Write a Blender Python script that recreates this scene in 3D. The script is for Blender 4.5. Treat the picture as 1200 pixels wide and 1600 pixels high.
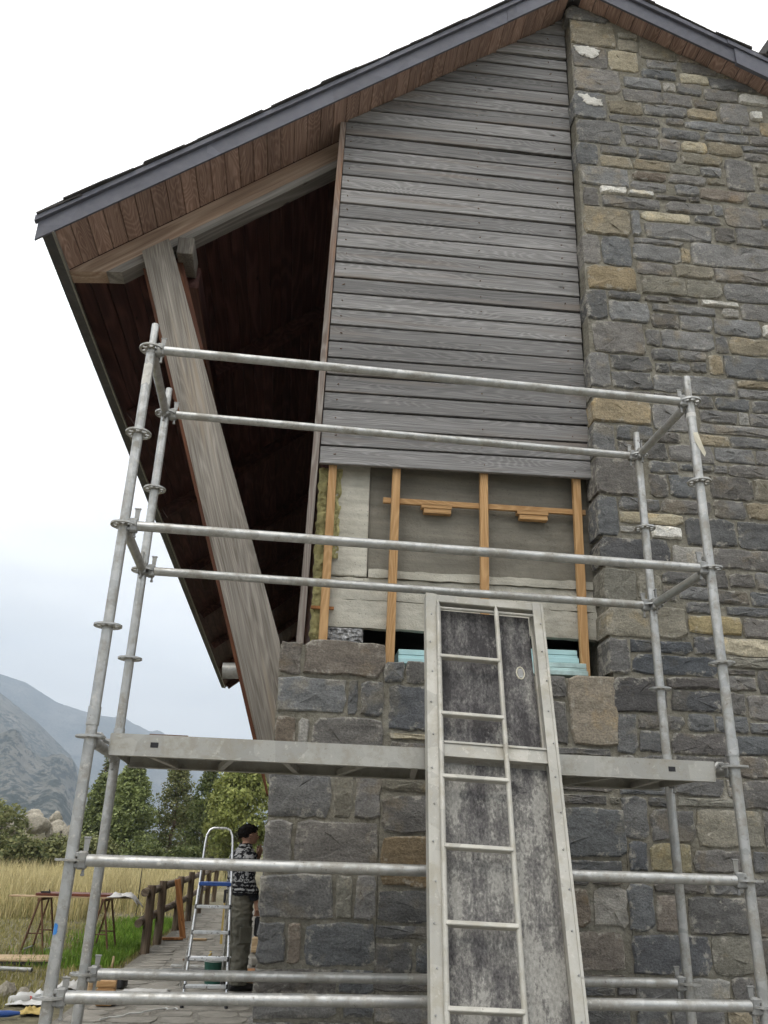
import bpy, bmesh, math, random
from mathutils import Vector, Matrix, noise as mnoise

for o in list(bpy.data.objects):
    bpy.data.objects.remove(o, do_unlink=True)
SC = bpy.context.scene
COL = SC.collection
R = math.radians
rnd = random.Random(7)

# ------------------------------------------------------------------ camera
CAM = Vector((0.12058, -5.12973, 1.50966))
ROWS = ((0.993714, -0.108805, 0.026339), (0.064796, 0.36715, -0.927902), (0.09129, 0.923776, 0.371892))
cd = bpy.data.cameras.new('camera')
cam = bpy.data.objects.new('camera', cd)
COL.objects.link(cam)
r_, d_, f_ = (Vector(r) for r in ROWS)
m = Matrix((r_, -d_, -f_)).transposed().to_4x4()
m.translation = CAM
cam.matrix_world = m
cd.sensor_fit = 'HORIZONTAL'
cd.sensor_width = 36.0
cd.lens = 1315.21 / 1200 * 36
cd.clip_start = 0.05
cd.clip_end = 20000
SC.camera = cam

# ------------------------------------------------------------------ overcast sky, soft sun
SUN_EL, SUN_AZ = R(52), R(-150)      # azimuth measured from +Y towards +X
W = bpy.data.worlds.new('World')
SC.world = W
W.use_nodes = True
nt = W.node_tree
nt.nodes.clear()
N = nt.nodes.new
L = nt.links.new
out = N('ShaderNodeOutputWorld')
bg = N('ShaderNodeBackground')
L(bg.outputs[0], out.inputs[0])
tc = N('ShaderNodeTexCoord')
sky = N('ShaderNodeTexSky')
sky.sky_type = 'NISHITA'
sky.sun_disc = False
sky.sun_elevation = SUN_EL
sky.sun_rotation = SUN_AZ
sky.altitude = 900
sep = N('ShaderNodeSeparateXYZ')
L(tc.outputs['Generated'], sep.inputs[0])
# overcast luminance rises from the horizon to the zenith (CIE overcast sky)
mx = N('ShaderNodeMath'); mx.operation = 'MAXIMUM'; mx.inputs[1].default_value = 0.0
L(sep.outputs['Z'], mx.inputs[0])
lum = N('ShaderNodeMath'); lum.operation = 'MULTIPLY_ADD'
lum.inputs[1].default_value = 8.0; lum.inputs[2].default_value = 11.2
L(mx.outputs[0], lum.inputs[0])
mp = N('ShaderNodeMapping'); mp.inputs['Scale'].default_value = (1.0, 1.0, 3.2)
L(tc.outputs['Generated'], mp.inputs[0])
cl = N('ShaderNodeTexNoise'); cl.inputs['Scale'].default_value = 2.4
cl.inputs['Detail'].default_value = 7; cl.inputs['Roughness'].default_value = 0.52
L(mp.outputs[0], cl.inputs['Vector'])
cr = N('ShaderNodeMapRange'); cr.inputs['From Min'].default_value = 0.3; cr.inputs['From Max'].default_value = 0.7
cr.inputs['To Min'].default_value = 0.74; cr.inputs['To Max'].default_value = 1.16
L(cl.outputs['Fac'], cr.inputs['Value'])
lm = N('ShaderNodeMath'); lm.operation = 'MULTIPLY'
L(lum.outputs[0], lm.inputs[0]); L(cr.outputs[0], lm.inputs[1])
cc = N('ShaderNodeVectorMath'); cc.operation = 'SCALE'
cc.inputs[0].default_value = (1.02, 1.0, 0.965)
L(lm.outputs[0], cc.inputs['Scale'])
mix = N('ShaderNodeMix'); mix.data_type = 'RGBA'
mix.inputs[0].default_value = 0.95
L(sky.outputs[0], mix.inputs[6]); L(cc.outputs[0], mix.inputs[7])
L(mix.outputs[2], bg.inputs['Color'])
bg.inputs['Strength'].default_value = 0.1

sd = bpy.data.lights.new('sun', 'SUN')
sd.energy = 0.9
sd.angle = R(24)
sd.color = (1.0, 0.95, 0.87)
sun = bpy.data.objects.new('sun', sd)
COL.objects.link(sun)
sv = Vector((math.sin(SUN_AZ) * math.cos(SUN_EL), math.cos(SUN_AZ) * math.cos(SUN_EL), math.sin(SUN_EL)))
sun.rotation_euler = sv.to_track_quat('Z', 'Y').to_euler()
sun.location = sv * 30

SC.view_settings.view_transform = 'Standard'
SC.view_settings.look = 'None'
SC.view_settings.exposure = 0.68
SC.view_settings.gamma = 1.0
SC.view_settings.use_curve_mapping = False
SC.render.engine = 'CYCLES'
SC.cycles.use_denoising = True
SC.cycles.use_adaptive_sampling = True
SC.cycles.adaptive_threshold = 0.03
SC.cycles.max_bounces = 6
SC.cycles.diffuse_bounces = 3
SC.cycles.glossy_bounces = 2
SC.cycles.transmission_bounces = 3
SC.cycles.transparent_max_bounces = 6
SC.cycles.volume_bounces = 0

# ------------------------------------------------------------------ materials
MAT = {}


class NB:
    def __init__(s, name):
        s.m = bpy.data.materials.new(name)
        s.m.use_nodes = True
        s.t = s.m.node_tree
        s.b = s.t.nodes['Principled BSDF']
        MAT[name] = s.m

    def n(s, typ, **kw):
        q = s.t.nodes.new(typ)
        for k, v in kw.items():
            if k in q.inputs.keys():
                q.inputs[k].default_value = v
            else:
                setattr(q, k, v)
        return q

    def l(s, a, b):
        s.t.links.new(a, b)

    def math(s, op, a, b=0.0, c=0.0):
        q = s.t.nodes.new('ShaderNodeMath')
        q.operation = op
        for i, v in enumerate((a, b, c)):
            if isinstance(v, (int, float)):
                q.inputs[i].default_value = v
            else:
                s.l(v, q.inputs[i])
        return q.outputs[0]

    def coord(s, scale=(1, 1, 1), rand=True, kind='Object'):
        t = s.n('ShaderNodeTexCoord')
        src = t.outputs[kind]
        if rand:
            oi = s.n('ShaderNodeObjectInfo')
            v = s.n('ShaderNodeVectorMath', operation='MULTIPLY_ADD')
            s.l(oi.outputs['Random'], v.inputs[0])
            v.inputs[1].default_value = (37.0, 53.0, 71.0)
            s.l(src, v.inputs[2])
            src = v.outputs[0]
        mp_ = s.n('ShaderNodeMapping')
        mp_.inputs['Scale'].default_value = scale
        s.l(src, mp_.inputs[0])
        return mp_.outputs[0]

    def noise(s, vec, scale, detail=4, rough=0.55, dist=0.0):
        q = s.n('ShaderNodeTexNoise')
        q.inputs['Scale'].default_value = scale
        q.inputs['Detail'].default_value = detail
        q.inputs['Roughness'].default_value = rough
        q.inputs['Distortion'].default_value = dist
        s.l(vec, q.inputs['Vector'])
        return q.outputs['Fac']

    def vor(s, vec, scale, feature='F1', out='Distance', rndm=1.0):
        q = s.n('ShaderNodeTexVoronoi', feature=feature)
        q.inputs['Scale'].default_value = scale
        q.inputs['Randomness'].default_value = rndm
        s.l(vec, q.inputs['Vector'])
        return q.outputs[out]

    def ramp(s, fac, stops, interp='LINEAR'):
        q = s.n('ShaderNodeValToRGB')
        q.color_ramp.interpolation = interp
        e = q.color_ramp.elements
        while len(e) > 1:
            e.remove(e[0])
        for i, (p, c) in enumerate(stops):
            if not hasattr(c, '__len__'):
                c = (c, c, c)
            x = e[0] if i == 0 else e.new(p)
            x.position = p
            x.color = (*c, 1)
        s.l(fac, q.inputs[0])
        return q.outputs[0]

    def mixc(s, fac, a, b, blend='MIX'):
        q = s.n('ShaderNodeMix', data_type='RGBA', blend_type=blend)
        for i, v in ((0, fac), (6, a), (7, b)):
            if isinstance(v, (int, float)):
                q.inputs[i].default_value = v
            elif isinstance(v, tuple):
                q.inputs[i].default_value = (*v, 1)
            else:
                s.l(v, q.inputs[i])
        return q.outputs[2]

    def bump(s, h, strength=0.5, dist=0.01, prev=None):
        q = s.n('ShaderNodeBump')
        q.inputs['Strength'].default_value = strength
        q.inputs['Distance'].default_value = dist
        s.l(h, q.inputs['Height'])
        if prev is not None:
            s.l(prev, q.inputs['Normal'])
        return q.outputs[0]

    def done(s, color, rough=0.8, metal=0.0, normal=None, spec=0.3):
        for k, v in (('Base Color', color), ('Roughness', rough), ('Metallic', metal), ('Specular IOR Level', spec)):
            i = s.b.inputs[k]
            if isinstance(v, (int, float)):
                i.default_value = v
            elif isinstance(v, tuple):
                i.default_value = (*v, 1)
            else:
                s.l(v, i)
        if normal is not None:
            s.l(normal, s.b.inputs['Normal'])
        return s.m


def mat_plain(name, col, rough=0.7, metal=0.0, var=0.25, scale=8.0, bump=0.0, spec=0.3):
    b = NB(name)
    c = b.coord()
    n = b.noise(c, scale, 5)
    k = b.ramp(n, [(0.3, 1 - var), (0.7, 1 + var * 0.6)])
    cc_ = b.mixc(1.0, tuple(col), k, 'MULTIPLY')
    nr = b.bump(b.noise(c, scale * 5, 4), bump, 0.01) if bump else None
    return b.done(cc_, rough, metal, nr, spec)


def mat_stone():
    b = NB('stone')
    oi = b.n('ShaderNodeObjectInfo')
    c = b.coord()
    strat = b.coord((1, 1, 2.2))
    n1 = b.noise(c, 4.5, 4, 0.6)
    n2 = b.noise(strat, 7, 6, 0.68)
    n3 = b.noise(c, 85, 2, 0.6)
    base = b.mixc(1.0, oi.outputs['Color'], b.ramp(n2, [(0.28, 0.64), (0.5, 1.0), (0.72, 1.32)]), 'MULTIPLY')
    # iron stain, lime bloom and smeared mortar along the arris
    stain = b.ramp(n1, [(0.55, 0.0), (0.64, 0.6)])
    base = b.mixc(stain, base, b.mixc(1.0, oi.outputs['Color'], (1.35, 1.2, 0.95), 'MULTIPLY'))
    smear = b.noise(c, 16, 5, 0.7)
    at = b.n('ShaderNodeAttribute', attribute_name='edge')
    e = b.math('MULTIPLY_ADD', at.outputs['Fac'], 0.15, smear)
    lime = b.ramp(e, [(0.63, 0.0), (0.72, 1.0)])
    base = b.mixc(b.math('MULTIPLY', lime, 0.6), base, (0.38, 0.36, 0.31))
    base = b.mixc(1.0, base, b.ramp(n3, [(0.3, 0.74), (0.7, 1.25)]), 'MULTIPLY')
    # cleft relief: flat facets that break in steps, over strata and grit
    wob = b.n('ShaderNodeVectorMath', operation='MULTIPLY_ADD')
    nz = b.n('ShaderNodeTexNoise')
    nz.inputs['Scale'].default_value = 14
    nz.inputs['Detail'].default_value = 3
    b.l(c, nz.inputs['Vector'])
    b.l(nz.outputs['Color'], wob.inputs[0])
    wob.inputs[1].default_value = (0.12, 0.12, 0.12)
    b.l(b.coord((1, 1, 1.7)), wob.inputs[2])
    cell = b.vor(wob.outputs[0], 6.5, 'F1', 'Color')
    bw = b.n('ShaderNodeRGBToBW')
    b.l(cell, bw.inputs[0])
    hgt = b.math('MULTIPLY_ADD', bw.outputs[0], 0.44, b.math('MULTIPLY_ADD', n2, 0.62, b.math('MULTIPLY', n3, 0.13)))
    nr = b.bump(hgt, 0.7, 0.034)
    return b.done(base, 0.88, 0.0, nr, 0.25)


def mat_mortar():
    b = NB('mortar')
    c = b.coord(rand=False)
    n = b.noise(c, 3.0, 4, 0.6)
    n2 = b.noise(c, 40, 3, 0.65)
    col = b.ramp(n, [(0.3, (0.170, 0.157, 0.124)), (0.55, (0.235, 0.220, 0.180)), (0.75, (0.32, 0.305, 0.262))])
    col = b.mixc(1.0, col, b.ramp(n2, [(0.3, 0.75), (0.7, 1.15)]), 'MULTIPLY')
    nr = b.bump(b.math('MULTIPLY_ADD', n2, 0.25, b.noise(c, 13, 4, 0.65)), 0.8, 0.03)
    return b.done(col, 0.95, 0.0, nr, 0.15)


def mat_wood(name, light, dark, axis='X', ring=9.0, rings=34.0, rough=0.75, bumpk=0.5, contrast=1.0, tint=None, lo=0.13, vary=0.2, objv=(0.84, 1.14)):
    """weathered softwood: long contour-like grain, fine fibre, a few knots"""
    b = NB(name)
    hi = 1.0
    sc = {'X': (lo, hi, hi), 'Y': (hi, lo, hi), 'Z': (hi, hi, lo)}[axis]
    fs = {'X': (1.2, 60, 60), 'Y': (60, 1.2, 60), 'Z': (60, 60, 1.2)}[axis]
    ss = {'X': (0.35, 7, 7), 'Y': (7, 0.35, 7), 'Z': (7, 7, 0.35)}[axis]
    ks = {'X': (2.2, 5.5, 5.5), 'Y': (5.5, 2.2, 5.5), 'Z': (5.5, 5.5, 2.2)}[axis]
    g = b.noise(b.coord(sc), ring * 0.45, 2, 0.4)
    rg = b.math('SINE', b.math('MULTIPLY', g, rings * 2.6))
    rg = b.math('MULTIPLY_ADD', rg, 0.5, 0.5)
    rg = b.math('POWER', rg, 2.2)
    fib = b.noise(b.coord(fs), 1.6, 3, 0.6)
    strk = b.noise(b.coord(ss), 1.0, 4, 0.6)
    kn = b.vor(b.coord(ks), 0.85)
    knot = b.ramp(kn, [(0.035, 1.0), (0.07, 0.0)])
    f = b.math('MULTIPLY_ADD', rg, 0.30 * contrast, b.math('MULTIPLY', fib, 0.70))
    col = b.ramp(f, [(0.2, dark), (0.75, light)])
    col = b.mixc(1.0, col, b.ramp(strk, [(0.3, 1 - vary * 1.3), (0.7, 1 + vary)]), 'MULTIPLY')
    oi = b.n('ShaderNodeObjectInfo')
    col = b.mixc(1.0, col, b.ramp(oi.outputs['Random'], [(0.0, objv[0]), (1.0, objv[1])]), 'MULTIPLY')
    if tint:
        tn = b.ramp(b.noise(b.coord(ss), 1.7, 3), [(0.55, 0.0), (0.72, 0.7)])
        col = b.mixc(tn, col, tint)
    col = b.mixc(b.math('MULTIPLY', knot, 0.75), col, tuple(x * 0.35 for x in dark))
    nr = b.bump(f, bumpk, 0.004)
    return b.done(col, rough, 0.0, nr, 0.2)


def mat_metal(name, col, rough=0.45, metal=0.85, dirt=(0.33, 0.31, 0.27), dirtk=0.5, flake=26.0, splash=0.0):
    b = NB(name)
    c = b.coord()
    sp = b.vor(c, flake, 'F1', 'Color')
    bw = b.n('ShaderNodeRGBToBW')
    b.l(sp, bw.inputs[0])
    base = b.mixc(1.0, tuple(col), b.ramp(bw.outputs[0], [(0.0, 0.80), (1.0, 1.12)]), 'MULTIPLY')
    dn = b.noise(c, 9, 6, 0.7)
    dm = b.ramp(dn, [(0.48, 0.0), (0.62, 1.0)])
    fac = b.math('MULTIPLY', dm, dirtk)
    base = b.mixc(fac, base, tuple(dirt))
    if splash:
        f2 = b.noise(c, 31, 4, 0.75)
        base = b.mixc(b.math('MULTIPLY', b.ramp(f2, [(0.60, 0.0), (0.66, 1.0)]), splash), base, (0.55, 0.53, 0.48))
        base = b.mixc(b.math('MULTIPLY', b.ramp(f2, [(0.30, 1.0), (0.37, 0.0)]), splash), base, (0.13, 0.105, 0.08))
        fac = b.math('MAXIMUM', fac, b.ramp(f2, [(0.33, 1.0), (0.37, 0.0), (0.60, 0.0), (0.65, 1.0)]))
    mt = b.math('SUBTRACT', metal, b.math('MULTIPLY', fac, metal * 0.9))
    rg = b.ramp(b.noise(c, 20, 3), [(0.3, rough - 0.1), (0.7, rough + 0.15)])
    nr = b.bump(b.noise(c, 60, 3), 0.25, 0.002)
    return b.done(base, rg, mt, nr, 0.4)


mat_stone()
mat_mortar()
mat_wood('siding', (0.375, 0.364, 0.354), (0.135, 0.131, 0.129), 'X', 14, 85, 0.6, 0.45, 0.55, (0.21, 0.172, 0.142), 0.12, 0.2, (0.68, 1.16))
mat_wood('trim_wood', (0.33, 0.30, 0.27), (0.16, 0.12, 0.10), 'Z', 12, 50, 0.8, 0.5, 1.0, (0.30, 0.16, 0.09))
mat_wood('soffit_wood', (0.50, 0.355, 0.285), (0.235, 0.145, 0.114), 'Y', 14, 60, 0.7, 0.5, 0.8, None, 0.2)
mat_wood('dark_wood', (0.125, 0.060, 0.050), (0.048, 0.022, 0.020), 'Y', 9, 22, 0.6, 0.4)  # far darker red-brown than soffit_wood, for ceiling, purlin, rafters and side wall
mat_wood('brown_beam', (0.47, 0.36, 0.275), (0.235, 0.16, 0.115), 'X', 7, 26, 0.75, 0.5, 0.9, (0.27, 0.15, 0.10))
mat_wood('grey_beam', (0.40, 0.368, 0.322), (0.13, 0.114, 0.096), 'Z', 12, 70, 0.8, 0.7, 0.35, (0.33, 0.262, 0.19), 0.08, 0.32)
mat_wood('grey_lamella', (0.38, 0.36, 0.33), (0.17, 0.155, 0.14), 'X', 7, 24, 0.8, 0.7, 0.8)
mat_wood('orange_wood', (0.17, 0.066, 0.03), (0.085, 0.032, 0.018), 'Z', 7, 24, 0.6, 0.3)
mat_wood('batten_wood', (0.62, 0.395, 0.195), (0.40, 0.22, 0.09), 'Z', 12, 60, 0.65, 0.3, 0.8)
mat_wood('batten_wood_x', (0.62, 0.395, 0.195), (0.40, 0.22, 0.09), 'X', 12, 60, 0.65, 0.3, 0.8)
mat_wood('log_wood', (0.23, 0.175, 0.125), (0.075, 0.052, 0.036), 'Z', 7, 20, 0.85, 0.7)
mat_wood('log_wood_y', (0.25, 0.20, 0.15), (0.085, 0.06, 0.042), 'Y', 7, 20, 0.85, 0.7)
mat_wood('pale_wood', (0.58, 0.44, 0.27), (0.36, 0.24, 0.13), 'X', 9, 22, 0.7, 0.3)
mat_wood('red_board', (0.22, 0.075, 0.045), (0.10, 0.032, 0.022), 'X', 7, 20, 0.5, 0.2)
mat_wood('plank_wood', (0.42, 0.20, 0.075), (0.22, 0.09, 0.035), 'Z', 9, 22, 0.7, 0.3)
mat_metal('galvanised', (0.47, 0.47, 0.455), 0.4, 0.75, (0.29, 0.275, 0.24), 0.9, 26, 0.7)
mat_metal('galvanised_dull', (0.33, 0.33, 0.32), 0.5, 0.7, (0.25, 0.24, 0.21), 0.7)
mat_metal('aluminium', (0.455, 0.44, 0.395), 0.5, 0.35, (0.36, 0.33, 0.26), 0.6, 9, 0.5)
mat_metal('deck_metal', (0.42, 0.41, 0.375), 0.48, 0.5, (0.31, 0.29, 0.24), 0.75, 9, 0.5)
mat_metal('verge_metal', (0.112, 0.114, 0.140), 0.6, 0.0, (0.13, 0.13, 0.145), 0.4, 3)
mat_metal('eave_metal', (0.052, 0.052, 0.060), 0.6, 0.0, (0.08, 0.077, 0.075), 0.4, 6)
mat_metal('ladder_metal', (0.72, 0.73, 0.74), 0.33, 0.85, (0.5, 0.48, 0.44), 0.3)
mat_metal('rusty_metal', (0.16, 0.085, 0.05), 0.8, 0.2, (0.09, 0.05, 0.035), 0.6)
mat_plain('slate', (0.075, 0.07, 0.068), 0.75, 0, 0.35, 6, 0.3)
mat_plain('foam', (0.44, 0.66, 0.68), 0.6, 0, 0.12, 5, 0.1)
mat_plain('foam_dirty', (0.42, 0.55, 0.54), 0.7, 0, 0.4, 9, 0.2)
mat_plain('wool', (0.42, 0.385, 0.19), 1.0, 0, 0.45, 14, 0.9, 0.0)
mat_plain('shade_black', (0.03, 0.029, 0.028), 0.95, 0, 0.3, 5, 0.2)
mat_plain('dark_plastic', (0.03, 0.03, 0.033), 0.5, 0, 0.3, 9)
mat_plain('white_cloth', (0.52, 0.51, 0.49), 0.9, 0, 0.18, 7, 0.2)
mat_plain('white_plastic', (0.58, 0.58, 0.56), 0.45, 0, 0.1, 7)
mat_plain('green_plastic', (0.03, 0.10, 0.075), 0.45, 0, 0.2, 9)
mat_plain('yellow_plastic', (0.50, 0.37, 0.12), 0.5, 0, 0.15, 9)
mat_plain('red_plastic', (0.55, 0.06, 0.045), 0.45, 0, 0.15, 9)
mat_plain('blue_plastic', (0.03, 0.085, 0.30), 0.45, 0, 0.2, 9)
mat_plain('blue_paint', (0.05, 0.22, 0.55), 0.6, 0, 0.2, 20)
mat_plain('paper', (0.70, 0.69, 0.66), 0.8, 0, 0.15, 9)
mat_plain('boulder', (0.46, 0.445, 0.415), 0.9, 0, 0.4, 2.2, 0.8)
mat_plain('pebble', (0.34, 0.31, 0.25), 0.9, 0, 0.35, 6, 0.6)
mat_plain('skin', (0.42, 0.235, 0.16), 0.55, 0, 0.1, 10)
mat_plain('hair', (0.014, 0.011, 0.010), 0.85, 0, 0.5, 60, 1.0, 0.1)
mat_plain('trousers', (0.135, 0.128, 0.100), 0.9, 0, 0.3, 9, 0.4)
mat_plain('shoe', (0.02, 0.018, 0.017), 0.6, 0, 0.3, 9)
mat_plain('tape', (0.62, 0.58, 0.47), 0.7, 0, 0.25, 12)
mat_plain('paving', (0.285, 0.268, 0.235), 0.95, 0, 0.3, 5, 0.6, 0.1)
mat_plain('lime', (0.66, 0.64, 0.59), 0.9, 0, 0.2, 12, 0.8)


def mat_concrete(name, lo, hi, pit=0.35):
    b = NB(name)
    c = b.coord(rand=False)
    n = b.noise(c, 2.3, 6, 0.6)
    n2 = b.noise(c, 55, 4, 0.6)
    col = b.ramp(n, [(0.3, lo), (0.7, hi)])
    st = b.noise(b.coord((0.8, 1, 9), False), 2.2, 5, 0.6)
    col = b.mixc(1.0, col, b.ramp(st, [(0.3, 0.74), (0.7, 1.1)]), 'MULTIPLY')
    p = b.vor(c, 42)
    pm = b.ramp(p, [(0.10, 1.0), (0.17, 0.0)])
    sel = b.ramp(b.noise(c, 5, 2), [(0.44, 0.0), (0.56, 1.0)])
    pm = b.math('MULTIPLY', pm, sel)
    col = b.mixc(b.math('MULTIPLY', pm, 0.7), col, (0.09, 0.085, 0.075))
    nr = b.bump(n2, 0.4, 0.004)
    nr = b.bump(b.noise(c, 11, 6, 0.68), 0.8, 0.02, nr)
    return b.done(col, 0.93, 0, nr, 0.2)


mat_concrete('concrete', (0.36, 0.34, 0.285), (0.66, 0.635, 0.55))
mat_concrete('render_coat', (0.165, 0.153, 0.125), (0.265, 0.248, 0.208))


def mat_rubble():
    b = NB('rough_concrete')
    c = b.coord(rand=False)
    n = b.vor(c, 38)
    col = b.ramp(b.noise(c, 30, 5, 0.7), [(0.35, 0.05), (0.5, 0.25), (0.65, 0.6)])
    nr = b.bump(n, 1.0, 0.03)
    return b.done(col, 0.95, 0, nr)


mat_rubble()


def mat_panel(name, bias):
    """old plywood deck panel: black film worn to pale grey, streaked along its length, scuffed and flaking"""
    b = NB(name)
    c = b.coord(rand=False)
    streak = b.noise(b.coord((13.0, 1, 0.22), False), 1.2, 3, 0.55)
    blot = b.noise(b.coord((1.5, 1, 0.7), False), 3.4, 7, 0.74)
    fine = b.noise(b.coord((1.6, 1, 1), False), 52, 4, 0.78)
    f = b.math('MULTIPLY_ADD', streak, 0.38, b.math('MULTIPLY_ADD', fine, 0.28, blot))
    f = b.math('ADD', f, bias + 0.085)
    col = b.ramp(f, [(0.76, (0.05, 0.046, 0.047)), (0.86, (0.11, 0.104, 0.102)), (0.96, (0.20, 0.192, 0.178)), (1.06, (0.30, 0.29, 0.265))])
    dk = b.ramp(b.noise(b.coord((1, 1, 1.3), False), 3.6, 6, 0.7), [(0.62, 0.0), (0.67, 0.88)])
    col = b.mixc(dk, col, (0.028, 0.026, 0.028))
    pale = b.ramp(b.noise(b.coord((1.3, 1, 0.8), False), 5.1, 6, 0.75), [(0.60, 0.0), (0.68, 0.6)])
    col = b.mixc(pale, col, (0.42, 0.405, 0.365))
    col = b.mixc(1.0, col, b.ramp(fine, [(0.3, 0.6), (0.7, 1.3)]), 'MULTIPLY')
    nr = b.bump(fine, 0.35, 0.003)
    return b.done(col, 0.72, 0, nr, 0.3)


mat_panel('panel_dark', -0.10)
mat_panel('panel_worn', 0.035)


def mat_leaf(name, c0, c1, trans=0.25):
    b = NB(name)
    g = b.n('ShaderNodeNewGeometry')
    col = b.ramp(g.outputs['Random Per Island'], [(0.0, c0), (1.0, c1)])
    cl_ = b.noise(b.coord((1, 1, 1), True), 1.1, 3)
    col = b.mixc(1.0, col, b.ramp(cl_, [(0.3, 0.68), (0.7, 1.3)]), 'MULTIPLY')
    b.done(col, 0.65, 0, None, 0.25)
    if trans:
        tr = b.n('ShaderNodeBsdfTranslucent')
        b.l(col, tr.inputs[0])
        ms = b.n('ShaderNodeMixShader')
        ms.inputs[0].default_value = trans
        b.l(b.b.outputs[0], ms.inputs[1])
        b.l(tr.outputs[0], ms.inputs[2])
        b.l(ms.outputs[0], b.t.nodes['Material Output'].inputs[0])
    return b.m


mat_leaf('leaf_green', (0.125, 0.155, 0.055), (0.31, 0.355, 0.14))
mat_leaf('leaf_bright', (0.15, 0.18, 0.045), (0.36, 0.38, 0.13))
mat_leaf('leaf_dark', (0.075, 0.10, 0.034), (0.19, 0.215, 0.08))
mat_leaf('leaf_birch', (0.085, 0.11, 0.04), (0.24, 0.235, 0.10))
mat_leaf('leaf_shrub', (0.11, 0.13, 0.05), (0.31, 0.31, 0.14))
mat_leaf('grass_dry', (0.40, 0.335, 0.165), (0.68, 0.59, 0.32), 0.2)
mat_leaf('grass_green', (0.08, 0.17, 0.018), (0.22, 0.34, 0.05), 0.2)
mat_leaf('grass_mixed', (0.22, 0.225, 0.085), (0.48, 0.43, 0.20), 0.2)
mat_leaf('grass_mown', (0.19, 0.185, 0.06), (0.42, 0.37, 0.16), 0.2)


def mat_ground():
    b = NB('earth')
    c = b.coord(rand=False)
    n = b.noise(c, 0.35, 6, 0.6)
    n2 = b.noise(c, 6.0, 6, 0.65)
    col = b.ramp(n, [(0.35, (0.145, 0.132, 0.080)), (0.5, (0.185, 0.168, 0.112)), (0.68, (0.235, 0.212, 0.150))])
    col = b.mixc(1.0, col, b.ramp(n2, [(0.3, 0.6), (0.7, 1.25)]), 'MULTIPLY')
    nr = b.bump(n2, 0.8, 0.06)
    return b.done(col, 0.95, 0, nr, 0.1)


mat_ground()


def mat_gravel():
    b = NB('dusty_bed')
    c = b.coord(rand=False)
    v = b.vor(c, 30)
    n = b.noise(c, 2.0, 6, 0.6)
    col = b.ramp(n, [(0.3, (0.19, 0.178, 0.152)), (0.7, (0.30, 0.283, 0.25))])
    col = b.mixc(1.0, col, b.ramp(v, [(0.0, 1.2), (0.6, 0.75)]), 'MULTIPLY')
    nr = b.bump(v, 0.6, 0.01)
    return b.done(col, 0.95, 0, nr, 0.1)


mat_gravel()


def mat_mountain():
    b = NB('mountain_rock')
    c = b.coord((1, 1, 1), False)
    big = b.noise(c, 0.006, 6, 0.66)
    patch = b.noise(c, 0.085, 4, 0.68)
    zone = b.noise(c, 0.007, 3, 0.55)
    col = b.ramp(big, [(0.35, (0.08, 0.08, 0.062)), (0.52, (0.125, 0.118, 0.095)), (0.68, (0.19, 0.178, 0.15))])
    th = b.math('MULTIPLY_ADD', zone, 0.55, patch)
    bush = b.ramp(th, [(0.775, 0.0), (0.80, 1.0)])
    col = b.mixc(b.math('MULTIPLY', bush, 0.92), col, (0.012, 0.02, 0.012))
    nr = b.bump(b.noise(c, 0.022, 6, 0.7), 0.9, 14.0)
    return b.done(col, 0.95, 0, nr, 0.05)


mat_mountain()


def mat_sweater():
    """black and white jacquard bands: zigzags and lozenges"""
    b = NB('jacquard')
    t = b.n('ShaderNodeTexCoord')
    sp = b.n('ShaderNodeSeparateXYZ')
    b.l(t.outputs['Object'], sp.inputs[0])
    x, y, z = sp.outputs
    u = b.math('ADD', x, b.math('MULTIPLY', y, 1.0))
    tri = b.math('PINGPONG', b.math('MULTIPLY', u, 17.0), 0.5)
    zz = b.math('FRACT', b.math('ADD', b.math('MULTIPLY', z, 15.0), tri))
    z1 = b.math('GREATER_THAN', zz, 0.52)
    tri2 = b.math('PINGPONG', b.math('MULTIPLY', u, 30.0), 0.5)
    tz2 = b.math('PINGPONG', b.math('MULTIPLY', z, 24.0), 0.5)
    loz = b.math('GREATER_THAN', b.math('ADD', tri2, tz2), 0.62)
    band = b.math('GREATER_THAN', b.math('FRACT', b.math('MULTIPLY', z, 4.1)), 0.5)
    n0 = b.math('GREATER_THAN', b.noise(b.coord(rand=False), 21, 2), 0.52)
    z1 = b.math('MULTIPLY_ADD', z1, 0.4, b.math('MULTIPLY', n0, 0.6))
    pat = b.math('ADD', b.math('MULTIPLY', band, z1), b.math('MULTIPLY', b.math('SUBTRACT', 1.0, band), loz))
    nz = b.noise(b.coord(rand=False), 34, 3)
    pat = b.math('GREATER_THAN', b.math('MULTIPLY_ADD', nz, 2.0, pat), 1.5)
    # dark hem, collar and the shoulders' grey melange
    hem = b.math('MULTIPLY', b.math('GREATER_THAN', z, 0.985), b.math('LESS_THAN', z, 1.50))
    f = b.math('MULTIPLY', pat, hem)
    col = b.mixc(f, (0.018, 0.018, 0.02), (0.34, 0.34, 0.335))
    return b.done(col, 0.95, 0, b.bump(nz, 0.4, 0.004), 0.1)


mat_sweater()


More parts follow.
